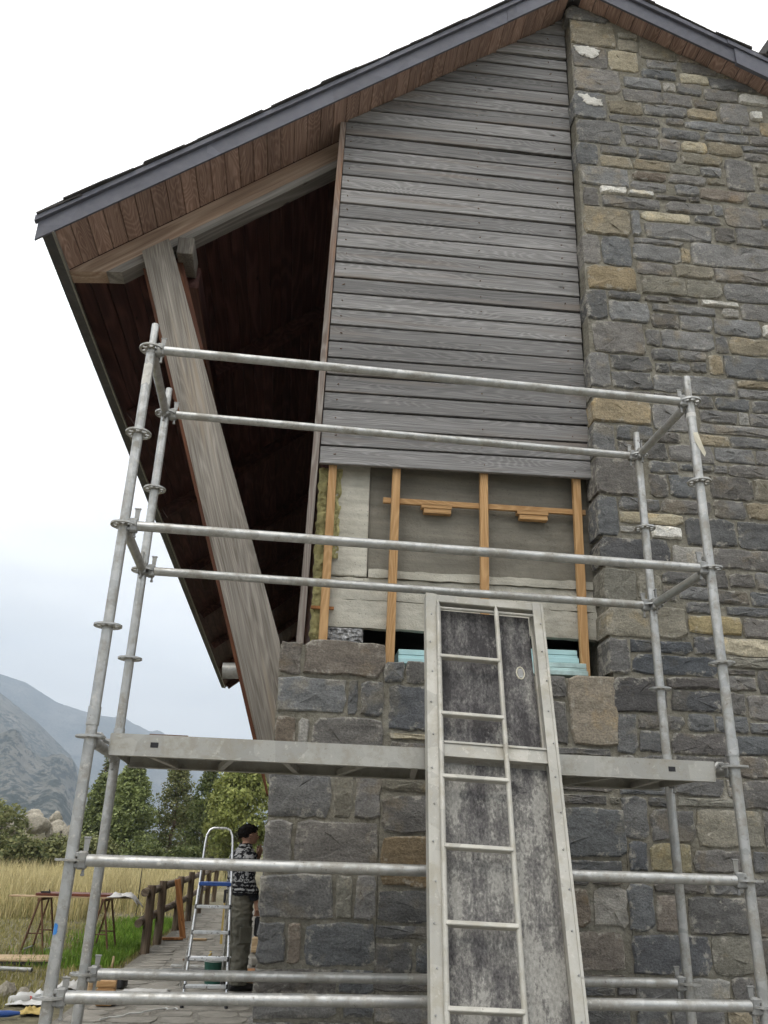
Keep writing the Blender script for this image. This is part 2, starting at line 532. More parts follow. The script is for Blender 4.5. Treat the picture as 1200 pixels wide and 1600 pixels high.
# ------------------------------------------------------------------ mesh helpers
class MB:
    def __init__(s):
        s.v = []
        s.f = []

    def add(s, vs, fs):
        k = len(s.v)
        s.v += [tuple(p) for p in vs]
        s.f += [tuple(i + k for i in q) for q in fs]
        return s

    def box(s, c, size, rot=None, ch=0.0):
        c = Vector(c)
        hx, hy, hz = size[0] / 2, size[1] / 2, size[2] / 2
        if ch <= 0:
            vs = [Vector((x, y, z)) for x in (-hx, hx) for y in (-hy, hy) for z in (-hz, hz)]
            fs = [(0, 1, 3, 2), (4, 6, 7, 5), (0, 4, 5, 1), (2, 3, 7, 6), (0, 2, 6, 4), (1, 5, 7, 3)]
        else:
            ch = min(ch, hx * .8, hy * .8, hz * .8)
            vs, ix = [], {}
            for a in (-1, 1):
                for b_ in (-1, 1):
                    for d in (-1, 1):
                        for ax in range(3):
                            p = [a * hx, b_ * hy, d * hz]
                            for k in range(3):
                                if k != ax:
                                    p[k] -= (a, b_, d)[k] * ch
                            ix[(a, b_, d, ax)] = len(vs)
                            vs.append(Vector(p))
            fs = []
            for ax in range(3):
                o1, o2 = [k for k in range(3) if k != ax]
                for sg in (-1, 1):
                    q = []
                    for u, w in ((-1, -1), (1, -1), (1, 1), (-1, 1)):
                        t = [0, 0, 0]; t[ax] = sg; t[o1] = u; t[o2] = w
                        q.append(ix[(*t, ax)])
                    fs.append(q if (sg > 0) == (ax != 1) else q[::-1])
            for ax in range(3):
                o1, o2 = [k for k in range(3) if k != ax]
                for u in (-1, 1):
                    for w in (-1, 1):
                        q = []
                        for (e, fc) in ((-1, o1), (1, o1), (1, o2), (-1, o2)):
                            t = [0, 0, 0]; t[ax] = e; t[o1] = u; t[o2] = w
                            q.append(ix[(*t, fc)])
                        fs.append(q)
            for a in (-1, 1):
                for b_ in (-1, 1):
                    for d in (-1, 1):
                        fs.append([ix[(a, b_, d, k)] for k in range(3)])
        if rot is not None:
            vs = [rot @ p for p in vs]
        return s.add([p + c for p in vs], fs)

    def tube(s, p0, p1, r0, r1=None, n=12, cap=True):
        p0, p1 = Vector(p0), Vector(p1)
        r1 = r0 if r1 is None else r1
        q = (p1 - p0).to_track_quat('Z', 'Y')
        vs = []
        for p, r in ((p0, r0), (p1, r1)):
            for i in range(n):
                a = 2 * math.pi * i / n
                vs.append(p + q @ Vector((math.cos(a) * r, math.sin(a) * r, 0)))
        fs = [(i, (i + 1) % n, n + (i + 1) % n, n + i) for i in range(n)]
        if cap:
            fs += [tuple(range(n - 1, -1, -1)), tuple(range(n, 2 * n))]
        return s.add(vs, fs)

    def path(s, pts, r, n=8, cap=True):
        pts = [Vector(p) for p in pts]
        rr = r if hasattr(r, '__len__') else [r] * len(pts)
        vs, fs = [], []
        up = None
        for i, p in enumerate(pts):
            d = (pts[min(i + 1, len(pts) - 1)] - pts[max(i - 1, 0)]).normalized()
            if up is None:
                up = d.orthogonal().normalized()
            up = (up - d * up.dot(d)).normalized()
            w = d.cross(up)
            for k in range(n):
                a = 2 * math.pi * k / n
                vs.append(p + (up * math.cos(a) + w * math.sin(a)) * rr[i])
        for i in range(len(pts) - 1):
            for k in range(n):
                fs.append((i * n + k, i * n + (k + 1) % n, (i + 1) * n + (k + 1) % n, (i + 1) * n + k))
        if cap:
            fs += [tuple(range(n - 1, -1, -1)), tuple(range((len(pts) - 1) * n, len(pts) * n))]
        return s.add(vs, fs)

    def prism(s, poly, y0, y1):
        """polygon in XZ extruded along Y"""
        n = len(poly)
        vs = [(x, y0, z) for x, z in poly] + [(x, y1, z) for x, z in poly]
        fs = [tuple(range(n)), tuple(range(2 * n - 1, n - 1, -1))]
        fs += [(i, n + i, n + (i + 1) % n, (i + 1) % n) for i in range(n)]
        return s.add(vs, fs)

    def mesh(s, name, smooth=None):
        me = bpy.data.meshes.new(name)
        me.from_pydata(s.v, [], s.f)
        bm = bmesh.new()
        bm.from_mesh(me)
        bmesh.ops.recalc_face_normals(bm, faces=bm.faces[:])
        bm.to_mesh(me)
        bm.free()
        if smooth is not None:
            me.shade_smooth()
            me.set_sharp_from_angle(angle=smooth)
        return me

    def build(s, name, mat, parent=None, loc=None, smooth=None, centre=False):
        if centre:
            k = len(s.v)
            c = Vector([sum(p[i] for p in s.v) / k for i in range(3)])
            s.v = [tuple(Vector(p) - c) for p in s.v]
            loc = c
        return link(name, s.mesh(name, smooth), mat, parent, loc)


def link(name, me, mat, parent=None, loc=None, rot=None):
    o = bpy.data.objects.new(name, me)
    COL.objects.link(o)
    if mat and not me.materials:
        me.materials.append(MAT[mat])
    if parent is not None:
        o.parent = parent
    if loc is not None:
        o.location = loc
    if rot is not None:
        o.rotation_euler = rot
    return o


def empty(name, loc=(0, 0, 0), rot=None):
    o = bpy.data.objects.new(name, None)
    o.empty_display_size = 0.2
    COL.objects.link(o)
    o.location = loc
    if rot is not None:
        o.rotation_euler = rot
    return o


def tag(o, label, cat, group=None):
    o['label'] = label
    o['category'] = cat
    if group:
        o['group'] = group
    return o


def kind(o, k):
    o['kind'] = k
    return o


def euler_to(d, twist=0.0):
    """rotation that takes local Z to direction d"""
    return Vector(d).to_track_quat('Z', 'Y').to_euler()


# ================================================================== the setting
def zl(x):
    return 7.0543 + 0.7846 * (x - 0.2307)


def zr(x):
    return 8.5678 - 0.5049 * (x - 2.2946)


XR, ZR = 2.2125, 8.6093
TL_, TR_ = math.atan(0.7846), math.atan(0.5049)

g = MB()
NX = 60
for i in range(NX + 1):
    for j in range(NX + 1):
        # finer near the house, coarse to the horizon
        u, v = i / NX * 2 - 1, j / NX * 2 - 1
        X = math.copysign(abs(u) ** 3.2, u) * 4800
        Y = math.copysign(abs(v) ** 3.2, v) * 4800
        g.v.append((X, Y, 0.0))
for i in range(NX):
    for j in range(NX):
        a = i * (NX + 1) + j
        g.f.append((a, a + NX + 1, a + NX + 2, a + 1))
ground = kind(g.build('ground', 'earth'), 'structure')

# trampled building ground and paved path along the house
pb = MB()
pb.box((0.0, -6.4, 0.002), (26.0, 19.8, 0.008))  # unseen part widened so grey, not green, light bounces up to the eave
kind(pb.build('bare_ground', 'dusty_bed', loc=(0, 0, 0)), 'structure')
pb = MB()
pb.box((-0.9, 9.6, 0.006), (1.86, 18.6, 0.012))
path = kind(pb.build('path', 'dusty_bed'), 'structure')
slabs = []
for k in range(7):
    w_, h_ = rnd.uniform(0.30, 0.46), rnd.uniform(0.24, 0.34)
    mb = MB()
    n = 9
    ring = []
    for i in range(n):
        a = 2 * math.pi * i / n
        cx, cy = math.cos(a), math.sin(a)
        q = max(abs(cx), abs(cy))
        ring.append((cx / q * w_ / 2 * rnd.uniform(.88, 1.06), cy / q * h_ / 2 * rnd.uniform(.88, 1.06)))
    vs = [(x, y, 0) for x, y in ring] + [(x, y, 0.006) for x, y in ring] + [(x * .96, y * .96, 0.009) for x, y in ring]
    fs = [(i, (i + 1) % n, n + (i + 1) % n, n + i) for i in range(n)] + [(n + i, n + (i + 1) % n, 2 * n + (i + 1) % n, 2 * n + i) for i in range(n)]
    fs.append(tuple(range(2 * n, 3 * n)))
    mb.add(vs, fs)
    slabs.append(mb.mesh('paving_slab'))
yy = 2.6
row = 0
while yy < 17:
    xx = -1.80 + rnd.uniform(0, 0.12)
    while xx < -0.1:
        wv = rnd.uniform(0.34, 0.44)
        o = link('paving_slab', rnd.choice(slabs), 'paving', path, (xx + wv / 2, yy + rnd.uniform(-.03, .03), 0.010 + rnd.uniform(-.004, .004)),
                 (rnd.uniform(-.02, .02), rnd.uniform(-.02, .02), rnd.choice((0, math.pi)) + rnd.uniform(-.12, .12)))
        xx += wv + 0.01
    yy += 0.315
    row += 1


# mountains: two ranges, ridge heights by bearing
NEAR = [(-0.75, 0.235), (-0.5112, 0.2145), (-0.4189, 0.1826), (-0.3196, 0.1452), (-0.2761, 0.1164), (-0.2385, 0.0853), (-0.214, 0.0536), (-0.1692, 0.0164), (-0.1275, 0.0035), (0.2, 0.002)]
FAR = [(-0.8, 0.27), (-0.5172, 0.24), (-0.4557, 0.2176), (-0.3906, 0.1912), (-0.3231, 0.1647), (-0.2962, 0.1584), (-0.2602, 0.1395), (-0.2186, 0.1295), (-0.1979, 0.1282), (-0.1943, 0.1312), (-0.1895, 0.1315), (-0.1839, 0.1256), (-0.173, 0.1214), (-0.1583, 0.1153), (-0.1481, 0.1173), (-0.139, 0.1115), (-0.1105, 0.0956), (-0.0842, 0.0795), (-0.0579, 0.0634), (-0.0207, 0.041), (0.0373, 0.0226), (0.1087, 0.0146), (0.5, 0.01)]


def interp(t, tab):
    for (a, b), (c, d) in zip(tab, tab[1:]):
        if t <= c:
            k = (t - a) / (c - a)
            return b + (d - b) * k
    return tab[-1][1]


def mountain(name, tab, r0, r1, amp, az0, az1, na, nr):
    mb = MB()
    for i in range(na + 1):
        az = az0 + (az1 - az0) * i / na
        top = interp(az, tab) * r1 + CAM.z
        for j in range(nr + 1):
            t = j / nr
            r = r0 + (r1 - r0) * t
            X, Y = CAM.x + math.sin(az) * r, CAM.y + math.cos(az) * r
            h = top * (t ** 1.25)
            e = math.sin(math.pi * min(1, t)) ** 0.8
            nz = mnoise.hetero_terrain(Vector((X * 0.0042, Y * 0.0042, 3.1)), 0.85, 2.1, 6, 0.4) - 0.8
            gl = mnoise.noise(Vector((az * 26, r * 0.0008, 9.0)))
            gl += .45 * (abs(mnoise.noise(Vector((X * .011, Y * .011, 5.0)))) * 2 - .6) + .25 * mnoise.noise(Vector((X * .03, Y * .03, 2.0)))
            h += e * (nz * amp + gl * amp * 0.9) * min(1.0, top / 140)
            if t > 0.97:
                h += mnoise.noise(Vector((az * 210, 1.0, r1))) * r1 * 0.0012 * min(1, top / 200)
            mb.v.append((X, Y, max(h, -3.0 if j else -0.4)))
    for i in range(na):
        for j in range(nr):
            a = i * (nr + 1) + j
            mb.f.append((a, a + nr + 1, a + nr + 2, a + 1))
    return kind(mb.build(name, 'mountain_rock', smooth=1.2), 'structure')


mountain('mountain', NEAR, 700, 2100, 42, -0.75, 0.05, 260, 130)
mountain('mountain_range', FAR, 2300, 3900, 60, -0.8, 0.45, 260, 40)

# low earth bank behind the meadow
hb = MB()
for i in range(41):
    for j in range(13):
        X = -30 + i * 0.75
        Y = 37.5 + j * 1.5
        e = math.sin(math.pi * j / 12)
        k = max(0.0, 1 - ((X + 15) / 9.0) ** 2) if X > -15 else 1.0
        hb.v.append((X, Y, -0.05 + e * k * (2.3 + 0.5 * mnoise.noise(Vector((X * .4, Y * .4, 0))))))
for i in range(40):
    for j in range(12):
        a = i * 13 + j
        hb.f.append((a, a + 13, a + 14, a + 1))
kind(hb.build('earth_bank', 'earth', smooth=1.0), 'structure')

# wall stones: left, right, bottom, top in millimetres on the wall face, kind of stone
STONE_DATA = {
 'pier': '''
15,146,2485,2676,r 164,658,2486,2698,r 14,426,2259,2467,g 444,499,2255,2460,d 519,655,2252,2465,d 19,136,1951,2225,r 154,216,1955,2227,p
235,656,1949,2234,g 9,368,1670,1923,g 386,491,1677,1923,t 509,655,1671,1929,g 1,158,1388,1650,g 177,643,1389,1651,g -4,402,1145,1370,g
422,510,1152,1368,t 528,638,1146,1370,g 6,151,922,1124,d 169,240,923,1122,r 258,646,917,1126,d -7,442,783,899,d 460,654,788,899,d
1,448,671,764,g 488,649,673,768,d -3,233,565,652,g 251,638,577,653,d''',
 'mid': '''
1817,2121,2133,2562,q 1689,1797,2412,2549,d 1690,1796,2133,2391,d 1547,1670,2132,2444,d 1681,2066,2072,2113,d 1645,1872,1919,2051,d 1891,2065,1926,2053,d
1640,2071,1864,1900,d 1668,2015,1791,1845,d 2034,2095,1798,1834,t 1643,2119,1501,1771,d 1680,2086,1418,1481,d 1677,1877,1348,1396,d 1900,2080,1353,1399,d
1670,1872,1131,1329,r 1896,2093,1135,1334,p 1666,2054,912,1105,r 1703,1985,793,836,d 2004,2106,795,842,d 1730,2055,861,893,d 1743,2068,621,734,d
660,779,2462,2584,d 799,1013,2462,2590,d 691,984,2176,2441,b 694,984,2125,2157,v 697,985,1942,2106,d 662,1015,1826,1923,t 666,1016,1600,1805,d
664,1022,1318,1581,q2 655,1023,1138,1297,d 645,1023,1055,1118,d 648,853,886,1035,d 874,1042,886,1036,d 638,1042,799,866,d 641,1043,647,779,g''',
 'right': '''
2133,2522,8413,8576,g 2161,2567,8114,8400,o 2162,2473,7849,8101,g 2158,2573,7569,7836,g 2134,2428,7254,7555,g 2155,2526,6991,7241,g 2133,2314,6754,6978,d
2153,2556,6545,6739,g 2155,2286,6332,6515,d 2599,2768,8248,8315,t 2581,2766,8100,8235,t 2785,3108,8038,8302,t 2486,2753,7850,8086,v 2828,3107,7921,8025,g
2768,3085,7803,7908,d 3149,3466,7917,8035,g 3121,3389,8048,8136,r 3120,3380,7795,7904,v 3393,3815,7767,7890,g 3479,3643,7903,7965,t 2603,2940,7661,7790,g
2953,3065,7666,7774,p 3078,3306,7654,7782,g 3319,3626,7619,7754,g 3639,3908,7619,7727,W 2586,2931,7508,7647,g 2945,3208,7507,7641,g 3221,3428,7512,7606,d
2442,2739,7350,7493,o 2753,3135,7373,7493,g 3149,3405,7381,7494,o 3448,3703,7372,7604,g 3716,3821,7440,7536,W 2447,2889,7254,7336,g 2945,3098,7283,7358,g
3111,3603,7263,7359,g 3616,3778,7274,7359,g 3791,3938,7273,7425,o 2541,2869,7128,7220,g 2889,3229,7131,7239,g 3266,3660,7152,7250,g 3674,3918,7152,7259,g
2564,2850,7009,7115,g 2863,3037,7002,7115,g 3052,3270,7002,7118,v 3284,3579,7001,7138,o 3592,3902,7073,7139,g 3592,3792,6976,7058,g 2336,2650,6882,6978,g
2664,3011,6876,6987,g 3024,3392,6874,6988,t 2327,2599,6752,6866,o 2614,2919,6758,6861,o 2932,3175,6756,6861,t 3189,3372,6756,6861,g 3406,3648,6637,6963,g
3683,3865,6819,6957,t 3689,3846,6680,6805,g 2586,2882,6645,6732,r 2569,2871,6532,6625,g 2895,3222,6649,6743,g 2946,3145,6529,6635,g 3235,3383,6671,6739,t
3159,3547,6506,6624,r 3565,3817,6480,6622,g 2299,2525,6462,6531,W 2540,2754,6471,6519,W 2767,3037,6465,6497,d 2312,2800,6339,6448,g 3052,3145,6467,6515,d
2150,2530,6050,6319,o 2545,2613,6065,6318,g 2841,3238,6345,6452,g 3253,3328,6345,6460,g 3343,3641,6253,6456,g 3654,3744,6283,6366,g 2626,3036,6235,6326,v
3080,3292,6254,6332,g 2642,3207,6067,6216,g 3231,3393,6085,6231,d 3406,3721,6074,6240,g 2117,2262,5758,6036,g 2277,2512,5758,6036,g 2543,2957,6001,6050,g
2526,2913,5837,5987,g 2926,2998,5850,5988,o 3011,3691,5837,6054,g 2146,2531,5529,5744,O 2544,2839,5706,5813,g 2856,3170,5711,5822,t 3183,3662,5703,5824,g
2576,2927,5522,5692,t 2940,3222,5530,5689,t 3235,3668,5526,5690,g 2117,2281,5247,5515,d 2294,2555,5447,5516,d 2584,2776,5453,5501,g 2789,3009,5468,5509,d
2295,2605,5246,5429,g 2638,3141,5361,5440,g 3029,3337,5459,5501,W 3195,3332,5366,5446,p 3351,3640,5361,5512,g 2148,2552,4963,5233,g 2565,2671,5052,5194,g
2619,2837,5218,5347,d 2850,3105,5219,5348,g 3120,3486,5200,5348,g 3501,3612,5213,5324,W 2685,3092,5047,5204,g 3107,3204,5039,5185,g 3218,3591,5039,5187,o
2105,2260,4665,4948,g 2275,2580,4822,4950,d 2594,2797,4931,5033,d 2811,3020,4950,5033,g 2614,2713,4829,4905,d 2726,2881,4842,4918,g 2894,3007,4855,4937,d
3034,3138,4847,5015,o 3151,3532,4829,5025,d 2274,2577,4666,4808,d 2590,2816,4665,4808,g 3222,3540,4754,4815,o 2839,3209,4667,4815,g 3224,3527,4662,4739,g
2104,2567,4583,4650,d 2580,2817,4592,4652,d 2099,2541,4379,4569,O 2554,2854,4346,4556,g 2897,3023,4552,4652,d 3037,3303,4552,4648,d 3317,3511,4551,4648,d
2907,3191,4437,4539,d 3205,3278,4439,4539,p 3291,3464,4437,4537,g 2097,2256,4119,4364,d 2270,2535,4248,4364,d 2548,2737,4249,4332,d 2894,3481,4351,4423,g
2868,3102,4250,4336,o 3116,3398,4251,4337,d 2271,2426,4119,4235,d 2469,2627,4109,4235,d 2641,2972,4109,4235,g 2985,3278,4126,4236,g 3292,3448,4126,4237,g
2481,2698,4007,4095,d 2711,2952,4038,4088,d 2965,3059,4033,4096,g 3074,3431,4022,4113,g 2097,2411,3817,4095,d 2479,2607,3825,3993,d 2620,2842,3826,3993,d
2920,3234,3838,4007,d 3247,3408,3847,4008,t 2089,2225,3517,3802,d 2239,2533,3709,3803,d 2548,2909,3708,3811,d 2922,3150,3694,3825,d 3164,3385,3704,3824,o
2240,2690,3617,3695,v 2238,2441,3542,3589,p 2454,2669,3517,3604,W 2703,3059,3481,3680,d 3074,3355,3482,3678,d 2086,2570,3294,3503,b 2585,2840,3330,3467,p
2855,3282,3329,3468,d 2498,2830,3197,3279,d 2849,2954,3185,3314,d 2967,3145,3197,3293,d 2090,2316,3049,3277,t 2329,2485,3086,3253,t 2498,2588,3078,3183,d
2602,2834,3094,3183,g 2849,3087,3081,3172,d 3100,3284,3080,3174,d 2645,2835,3003,3080,d 2921,3272,3004,3066,d 2093,2632,2822,3035,t 2646,3010,2865,2989,y
3023,3214,2864,2990,d 3158,3274,3187,3312,g 2092,2227,2577,2808,d 2240,2657,2726,2807,b 2670,2841,2728,2846,b 2856,3236,2737,2850,v 2242,2826,2591,2713,b
2855,3218,2655,2723,t 2089,2447,2344,2563,b 2460,2825,2505,2578,b 2840,3058,2507,2597,g 3073,3200,2499,2641,d 2482,2832,2359,2491,b 2847,2967,2358,2493,d
2980,3174,2325,2484,g 2839,3058,2610,2642,g 2103,2238,2097,2330,d 2251,2557,2248,2330,d 2570,2741,2244,2346,d 2756,2967,2243,2345,d 2982,3155,2241,2310,g
2252,2438,2107,2234,d 2451,2834,2107,2230,b 2848,3140,2114,2228,d 2866,3066,1974,2099,d 2426,2809,1977,2093,d 2221,2411,1928,2082,d 2104,2207,1929,2083,d
2099,2418,1857,1915,d 2436,2763,1861,1963,d 2868,3093,1794,1960,d 2777,2853,1862,1963,p 2271,2419,1789,1842,d 2433,2842,1798,1847,t 2103,2257,1605,1843,d
2270,2546,1600,1775,d 2559,2827,1572,1784,t 2841,2964,1572,1779,t 2979,3074,1571,1779,d 2128,2240,1435,1590,b 2253,2508,1431,1586,y2 2521,2871,1435,1558,d
2884,3037,1436,1558,d 2264,2584,1317,1387,d 2598,2807,1313,1392,g 2821,3013,1313,1405,d 2101,2250,1111,1359,d 2264,2432,1112,1303,r 2457,2832,1111,1299,d
2846,2990,1099,1300,d 2105,2561,895,1098,b 2576,2832,905,1098,t 2847,2959,906,1086,d 2420,2654,765,880,p 2669,2802,773,892,d 2816,2935,774,892,d
2106,2407,747,877,d 2105,2279,631,734,d 2293,2606,633,734,d 2621,2764,642,750,o 2779,2914,636,760,d''',
}
# ================================================================== the house
house = tag(empty('house'), 'gabled house of dark rubble stone with weathered grey board siding and slate roof', 'house')
STONES = {}
for part, txt in STONE_DATA.items():
    STONES[part] = [(int(a[0]) / 1000, int(a[1]) / 1000, int(a[2]) / 1000, int(a[3]) / 1000, a[4]) for a in (l.split(',') for l in txt.split())]
SCOL = dict(g=(.176, .172, .165), d=(.128, .126, .122), b=(.100, .099, .100), t=(.208, .194, .157), o=(.250, .214, .152), O=(.285, .230, .147),
            y=(.34, .275, .150), y2=(.205, .180, .115), v=(.39, .35, .26), p=(.30, .29, .265), W=(.60, .585, .54), r=(.185, .158, .130), q=(.235, .208, .168), q2=(.185, .140, .085))


def stone_mesh(w, h, depth, rg, proud=0.012):
    """a roughly squared rubble stone, rock-faced: outer arris, worn shoulder, broken face"""
    big = w * h > 0.05
    n = 18 if big else 14
    per = []
    tot = 2 * (w + h)
    for i in range(n):
        s = (i + rg.uniform(-.25, .25)) / n * tot
        if s < 0:
            s += tot
        if s < w:
            x, z = s - w / 2, -h / 2
        elif s < w + h:
            x, z = w / 2, s - w - h / 2
        elif s < 2 * w + h:
            x, z = w / 2 - (s - w - h), h / 2
        else:
            x, z = -w / 2, h / 2 - (s - 2 * w - h)
        per.append([x, z])
    cr = min(w, h) * rg.uniform(.03, .14)
    jit = min(0.0075, min(w, h) * 0.055)
    out_ = []
    for x, z in per:
        dx, dz = w / 2 - abs(x), h / 2 - abs(z)
        if dx < cr and dz < cr:
            k = 1 - 0.32 * (1 - max(dx, dz) / cr)
            x = math.copysign(w / 2 - cr, x) + (x - math.copysign(w / 2 - cr, x)) * k
            z = math.copysign(h / 2 - cr, z) + (z - math.copysign(h / 2 - cr, z)) * k
        out_.append((x + rg.uniform(-jit, jit), z + rg.uniform(-jit, jit)))
    bev = min(0.009, min(w, h) * 0.10)

    def inset(k):
        return [(x - math.copysign(min(k, abs(x) * .6), x), z - math.copysign(min(k, abs(z) * .6), z)) for x, z in out_]
    tiltx, tiltz = rg.uniform(-.02, .02), rg.uniform(-.03, .03)
    vs = [(x, depth, z) for x, z in out_]
    vs += [(x, -proud * 0.15 + rg.uniform(0, .004), z) for x, z in out_]
    r2 = inset(bev)
    vs += [(x, -proud + tiltx * x + tiltz * z + rg.uniform(-.003, .003), z) for x, z in r2]
    r3 = [(x * rg.uniform(.45, .62), z * rg.uniform(.42, .6)) for x, z in out_]
    vs += [(x, -proud + tiltx * x + tiltz * z + rg.uniform(-.008, .004), z) for x, z in r3]
    vs.append((rg.uniform(-.1, .1) * w, -proud + rg.uniform(-.012, .005), rg.uniform(-.1, .1) * h))
    fs = []
    for k in range(3):
        for i in range(n):
            j = (i + 1) % n
            fs.append((k * n + i, k * n + j, (k + 1) * n + j, (k + 1) * n + i))
    for i in range(n):
        fs.append((3 * n + i, 3 * n + (i + 1) % n, 4 * n))
    mb = MB()
    mb.add(vs, fs)
    mb.edge = [1.0] * (2 * n) + [.75] * n + [0.0] * (n + 1)
    return mb


def paint(o, code, rg):
    k = rg.uniform(.84, 1.16)
    c = SCOL[code]
    w = rg.uniform(-.012, .012)
    o.color = (max(.02, c[0] * k + w * .6), c[1] * k, max(.02, c[2] * k - w * .6), 1)


cores = {}
mb = MB()
mb.prism([(0.014, 0), (0.650, 0), (0.650, 2.672), (0.014, 2.664)], 0.008, 0.33)
cores['pier'] = mb.build('corner_pier', 'mortar', house)
mb = MB()
mb.prism([(0.653, 0), (2.112, 0), (2.112, 2.535), (0.653, 2.550)], 0.009, 0.33)
cores['mid'] = mb.build('sill_wall', 'mortar', house)
mb = MB()
mb.prism([(2.115, 0), (6.2, 0), (6.2, zr(6.2)), (XR, ZR), (2.165, zl(2.165)), (2.115, 4.6)], 0.008, 0.55)
cores['right'] = mb.build('gable_wall', 'mortar', house)
sg = random.Random(11)
for part, rows in STONES.items():
    for (x0, x1, z0, z1, code) in rows:
        w_, h_ = x1 - x0, z1 - z0
        cx, cz = (x0 + x1) / 2, (z0 + z1) / 2
        lim = min(zl(x0) if x0 < XR else zr(x1), zr(x1)) if part == 'right' else 99
        quoin = (part == 'right' and x0 < 2.2) or (part == 'pier' and x0 < 0.03)
        mbs = stone_mesh(w_, h_, 0.20 if quoin else 0.05, sg, sg.uniform(.003, .011) + (.010 if code in 'W' else 0))
        if part == 'right' and z1 > lim - .03:
            # cut to the slope of the roof
            vs = []
            for (x, y, z) in mbs.v:
                top = (zl(cx + x) if cx + x < XR else zr(cx + x)) - 0.012 - cz
                vs.append((x, y, min(z, top)))
            mbs.v = vs
        o = mbs.build('stone', 'stone', cores[part], (cx, 0, cz), smooth=0.4)
        at = o.data.attributes.new('edge', 'FLOAT', 'POINT')
        at.data.foreach_set('value', mbs.edge)
        paint(o, code, sg)


# stones the photograph does not single out: below its edge, behind the leaning platform, beyond its right side
def rubble(x0, x1, z0, z1, rg, hmin=.10, hmax=.22, top=None, side=False):
    """three joined batches of stones, one for each tone"""
    out3 = [MB(), MB(), MB()]
    z = z0
    while z < z1 - .05:
        h = min(rg.uniform(hmin, hmax), z1 - z)
        x = x0(z, z + h) if callable(x0) else x0
        while x < x1 - .04:
            w = min(rg.uniform(.16, .48), x1 - x)
            if x1 - x - w < .1:
                w = x1 - x
            if top is None or z + h < min(top(x), top(x + w)) - .02:
                s = stone_mesh(w - .014, h - .014, .05, rg, rg.uniform(.004, .014))
                q = rg.choice(out3)
                if side:
                    q.add([(b + .014, -a + x + w / 2, c + z + h / 2) for a, b, c in s.v], s.f)
                else:
                    q.add([(a + x + w / 2, b, c + z + h / 2) for a, b, c in s.v], s.f)
            x += w
        z += h
    return out3


def right_edge(z0, z1):
    return max([x1 for (x0, x1, a, b, c) in STONES['right'] if a < z1 and b > z0] + [2.11]) + .012


mb = MB()
mb.box((0.20, 9.2, 1.32), (0.37, 17.7, 2.64))
cores['side'] = mb.build('side_wall', 'mortar', house)
rg = random.Random(5)
for part, args, kw in (('pier', (0.0, 0.65, 0.0, 0.555), {}), ('mid', (0.66, 2.10, 0.0, 0.615), {}), ('mid', (0.985, 1.60, 0.63, 2.54), {}), ('right', (2.11, 3.0, 0.0, 0.62), {}),
                       ('right', (right_edge, 6.1, 0.0, 8.5), dict(top=zr, hmin=.07, hmax=.19)), ('side', (.36, 11.0, 0.0, 2.62), dict(side=True))):
    for q, tone in zip(rubble(*args, rg, **kw), ((.172, .165, .155, 1), (.125, .121, .116, 1), (.205, .185, .145, 1))):
        if q.v:
            o = q.build('stone_infill', 'stone', cores[part], smooth=0.4)
            o.color = tone
            kind(o, 'stuff')

# white lime patches left on two quoins
for pts in ([(2.175, 8.075), (2.30, 8.09), (2.402, 8.05), (2.39, 7.985), (2.34, 7.945), (2.27, 7.965), (2.215, 7.98)],
            [(2.172, 7.50), (2.25, 7.515), (2.30, 7.485), (2.375, 7.46), (2.385, 7.405), (2.33, 7.385), (2.255, 7.40), (2.215, 7.44)]):
    den = []
    for (ax, az), (bx, bz) in zip(pts, pts[1:] + pts[:1]):
        for q in range(4):
            den.append((ax + (bx - ax) * q / 4 + rnd.uniform(-.012, .012), az + (bz - az) * q / 4 + rnd.uniform(-.011, .011)))
    pts = den
    mb = MB()
    cx = sum(p[0] for p in pts) / len(pts)
    cz = sum(p[1] for p in pts) / len(pts)
    n = len(pts)
    vs = [(x, 0.0, z) for x, z in pts] + [(x, -.014, z) for x, z in pts] + [(cx + (x - cx) * .75, -.018 + rnd.uniform(-.003, .003), cz + (z - cz) * .75) for x, z in pts]
    fs = [(k * n + i, k * n + (i + 1) % n, (k + 1) * n + (i + 1) % n, (k + 1) * n + i) for k in range(2) for i in range(n)] + [tuple(range(2 * n, 3 * n))]
    mb.add(vs, fs)
    mb.build('lime_patch', 'lime', cores['right'], centre=True)

# ---- side and rear walls, so that the house stands from other sides
mb = MB()
mb.box((0.33, 9.15, 4.9), (0.14, 17.7, 4.55))
mb.build('upper_side_wall', 'dark_wood', house)
mb = MB()
mb.prism([(0.42, 0), (6.2, 0), (6.2, zr(6.2)), (XR, ZR), (0.42, zl(0.42))], 17.9, 18.1)
mb.build('rear_wall', 'mortar', house)
mb = MB()
mb.box((6.1, 9.2, 3.2), (0.2, 17.3, 6.4))
mb.build('far_side_wall', 'mortar', house)

# ---- the opened strip: concrete frame, render, cavity
mb = MB()
mb.box((0.415, 0.36, 3.70), (0.262, 0.28, 1.02), ch=.006)
mb.build('concrete_column', 'concrete', house)
mb = MB()
mb.box((1.335, 0.385, 3.75), (1.57, 0.27, 1.02))
mb.build('rendered_panel', 'render_coat', house)
for zc, hh, y0, x0 in ((2.935, .186, .212, .292), (3.107, .150, .222, .292), (3.214, .058, .205, .556)):
    mb = MB()
    nseg = 26
    xs = [x0 + (2.112 - x0) * i / nseg for i in range(nseg + 1)]
    top = [zc + hh / 2 + rnd.uniform(-.007, .004) for _ in xs]
    bt = [zc - hh / 2 + rnd.uniform(-.003, .004) for _ in xs]
    for i in range(nseg):
        mb.prism([(xs[i], bt[i]), (xs[i + 1], bt[i + 1]), (xs[i + 1], top[i + 1]), (xs[i], top[i])], y0 + rnd.uniform(-.002, .002), .275)
    o = mb.build('concrete_lift', 'concrete', house)
mb = MB()
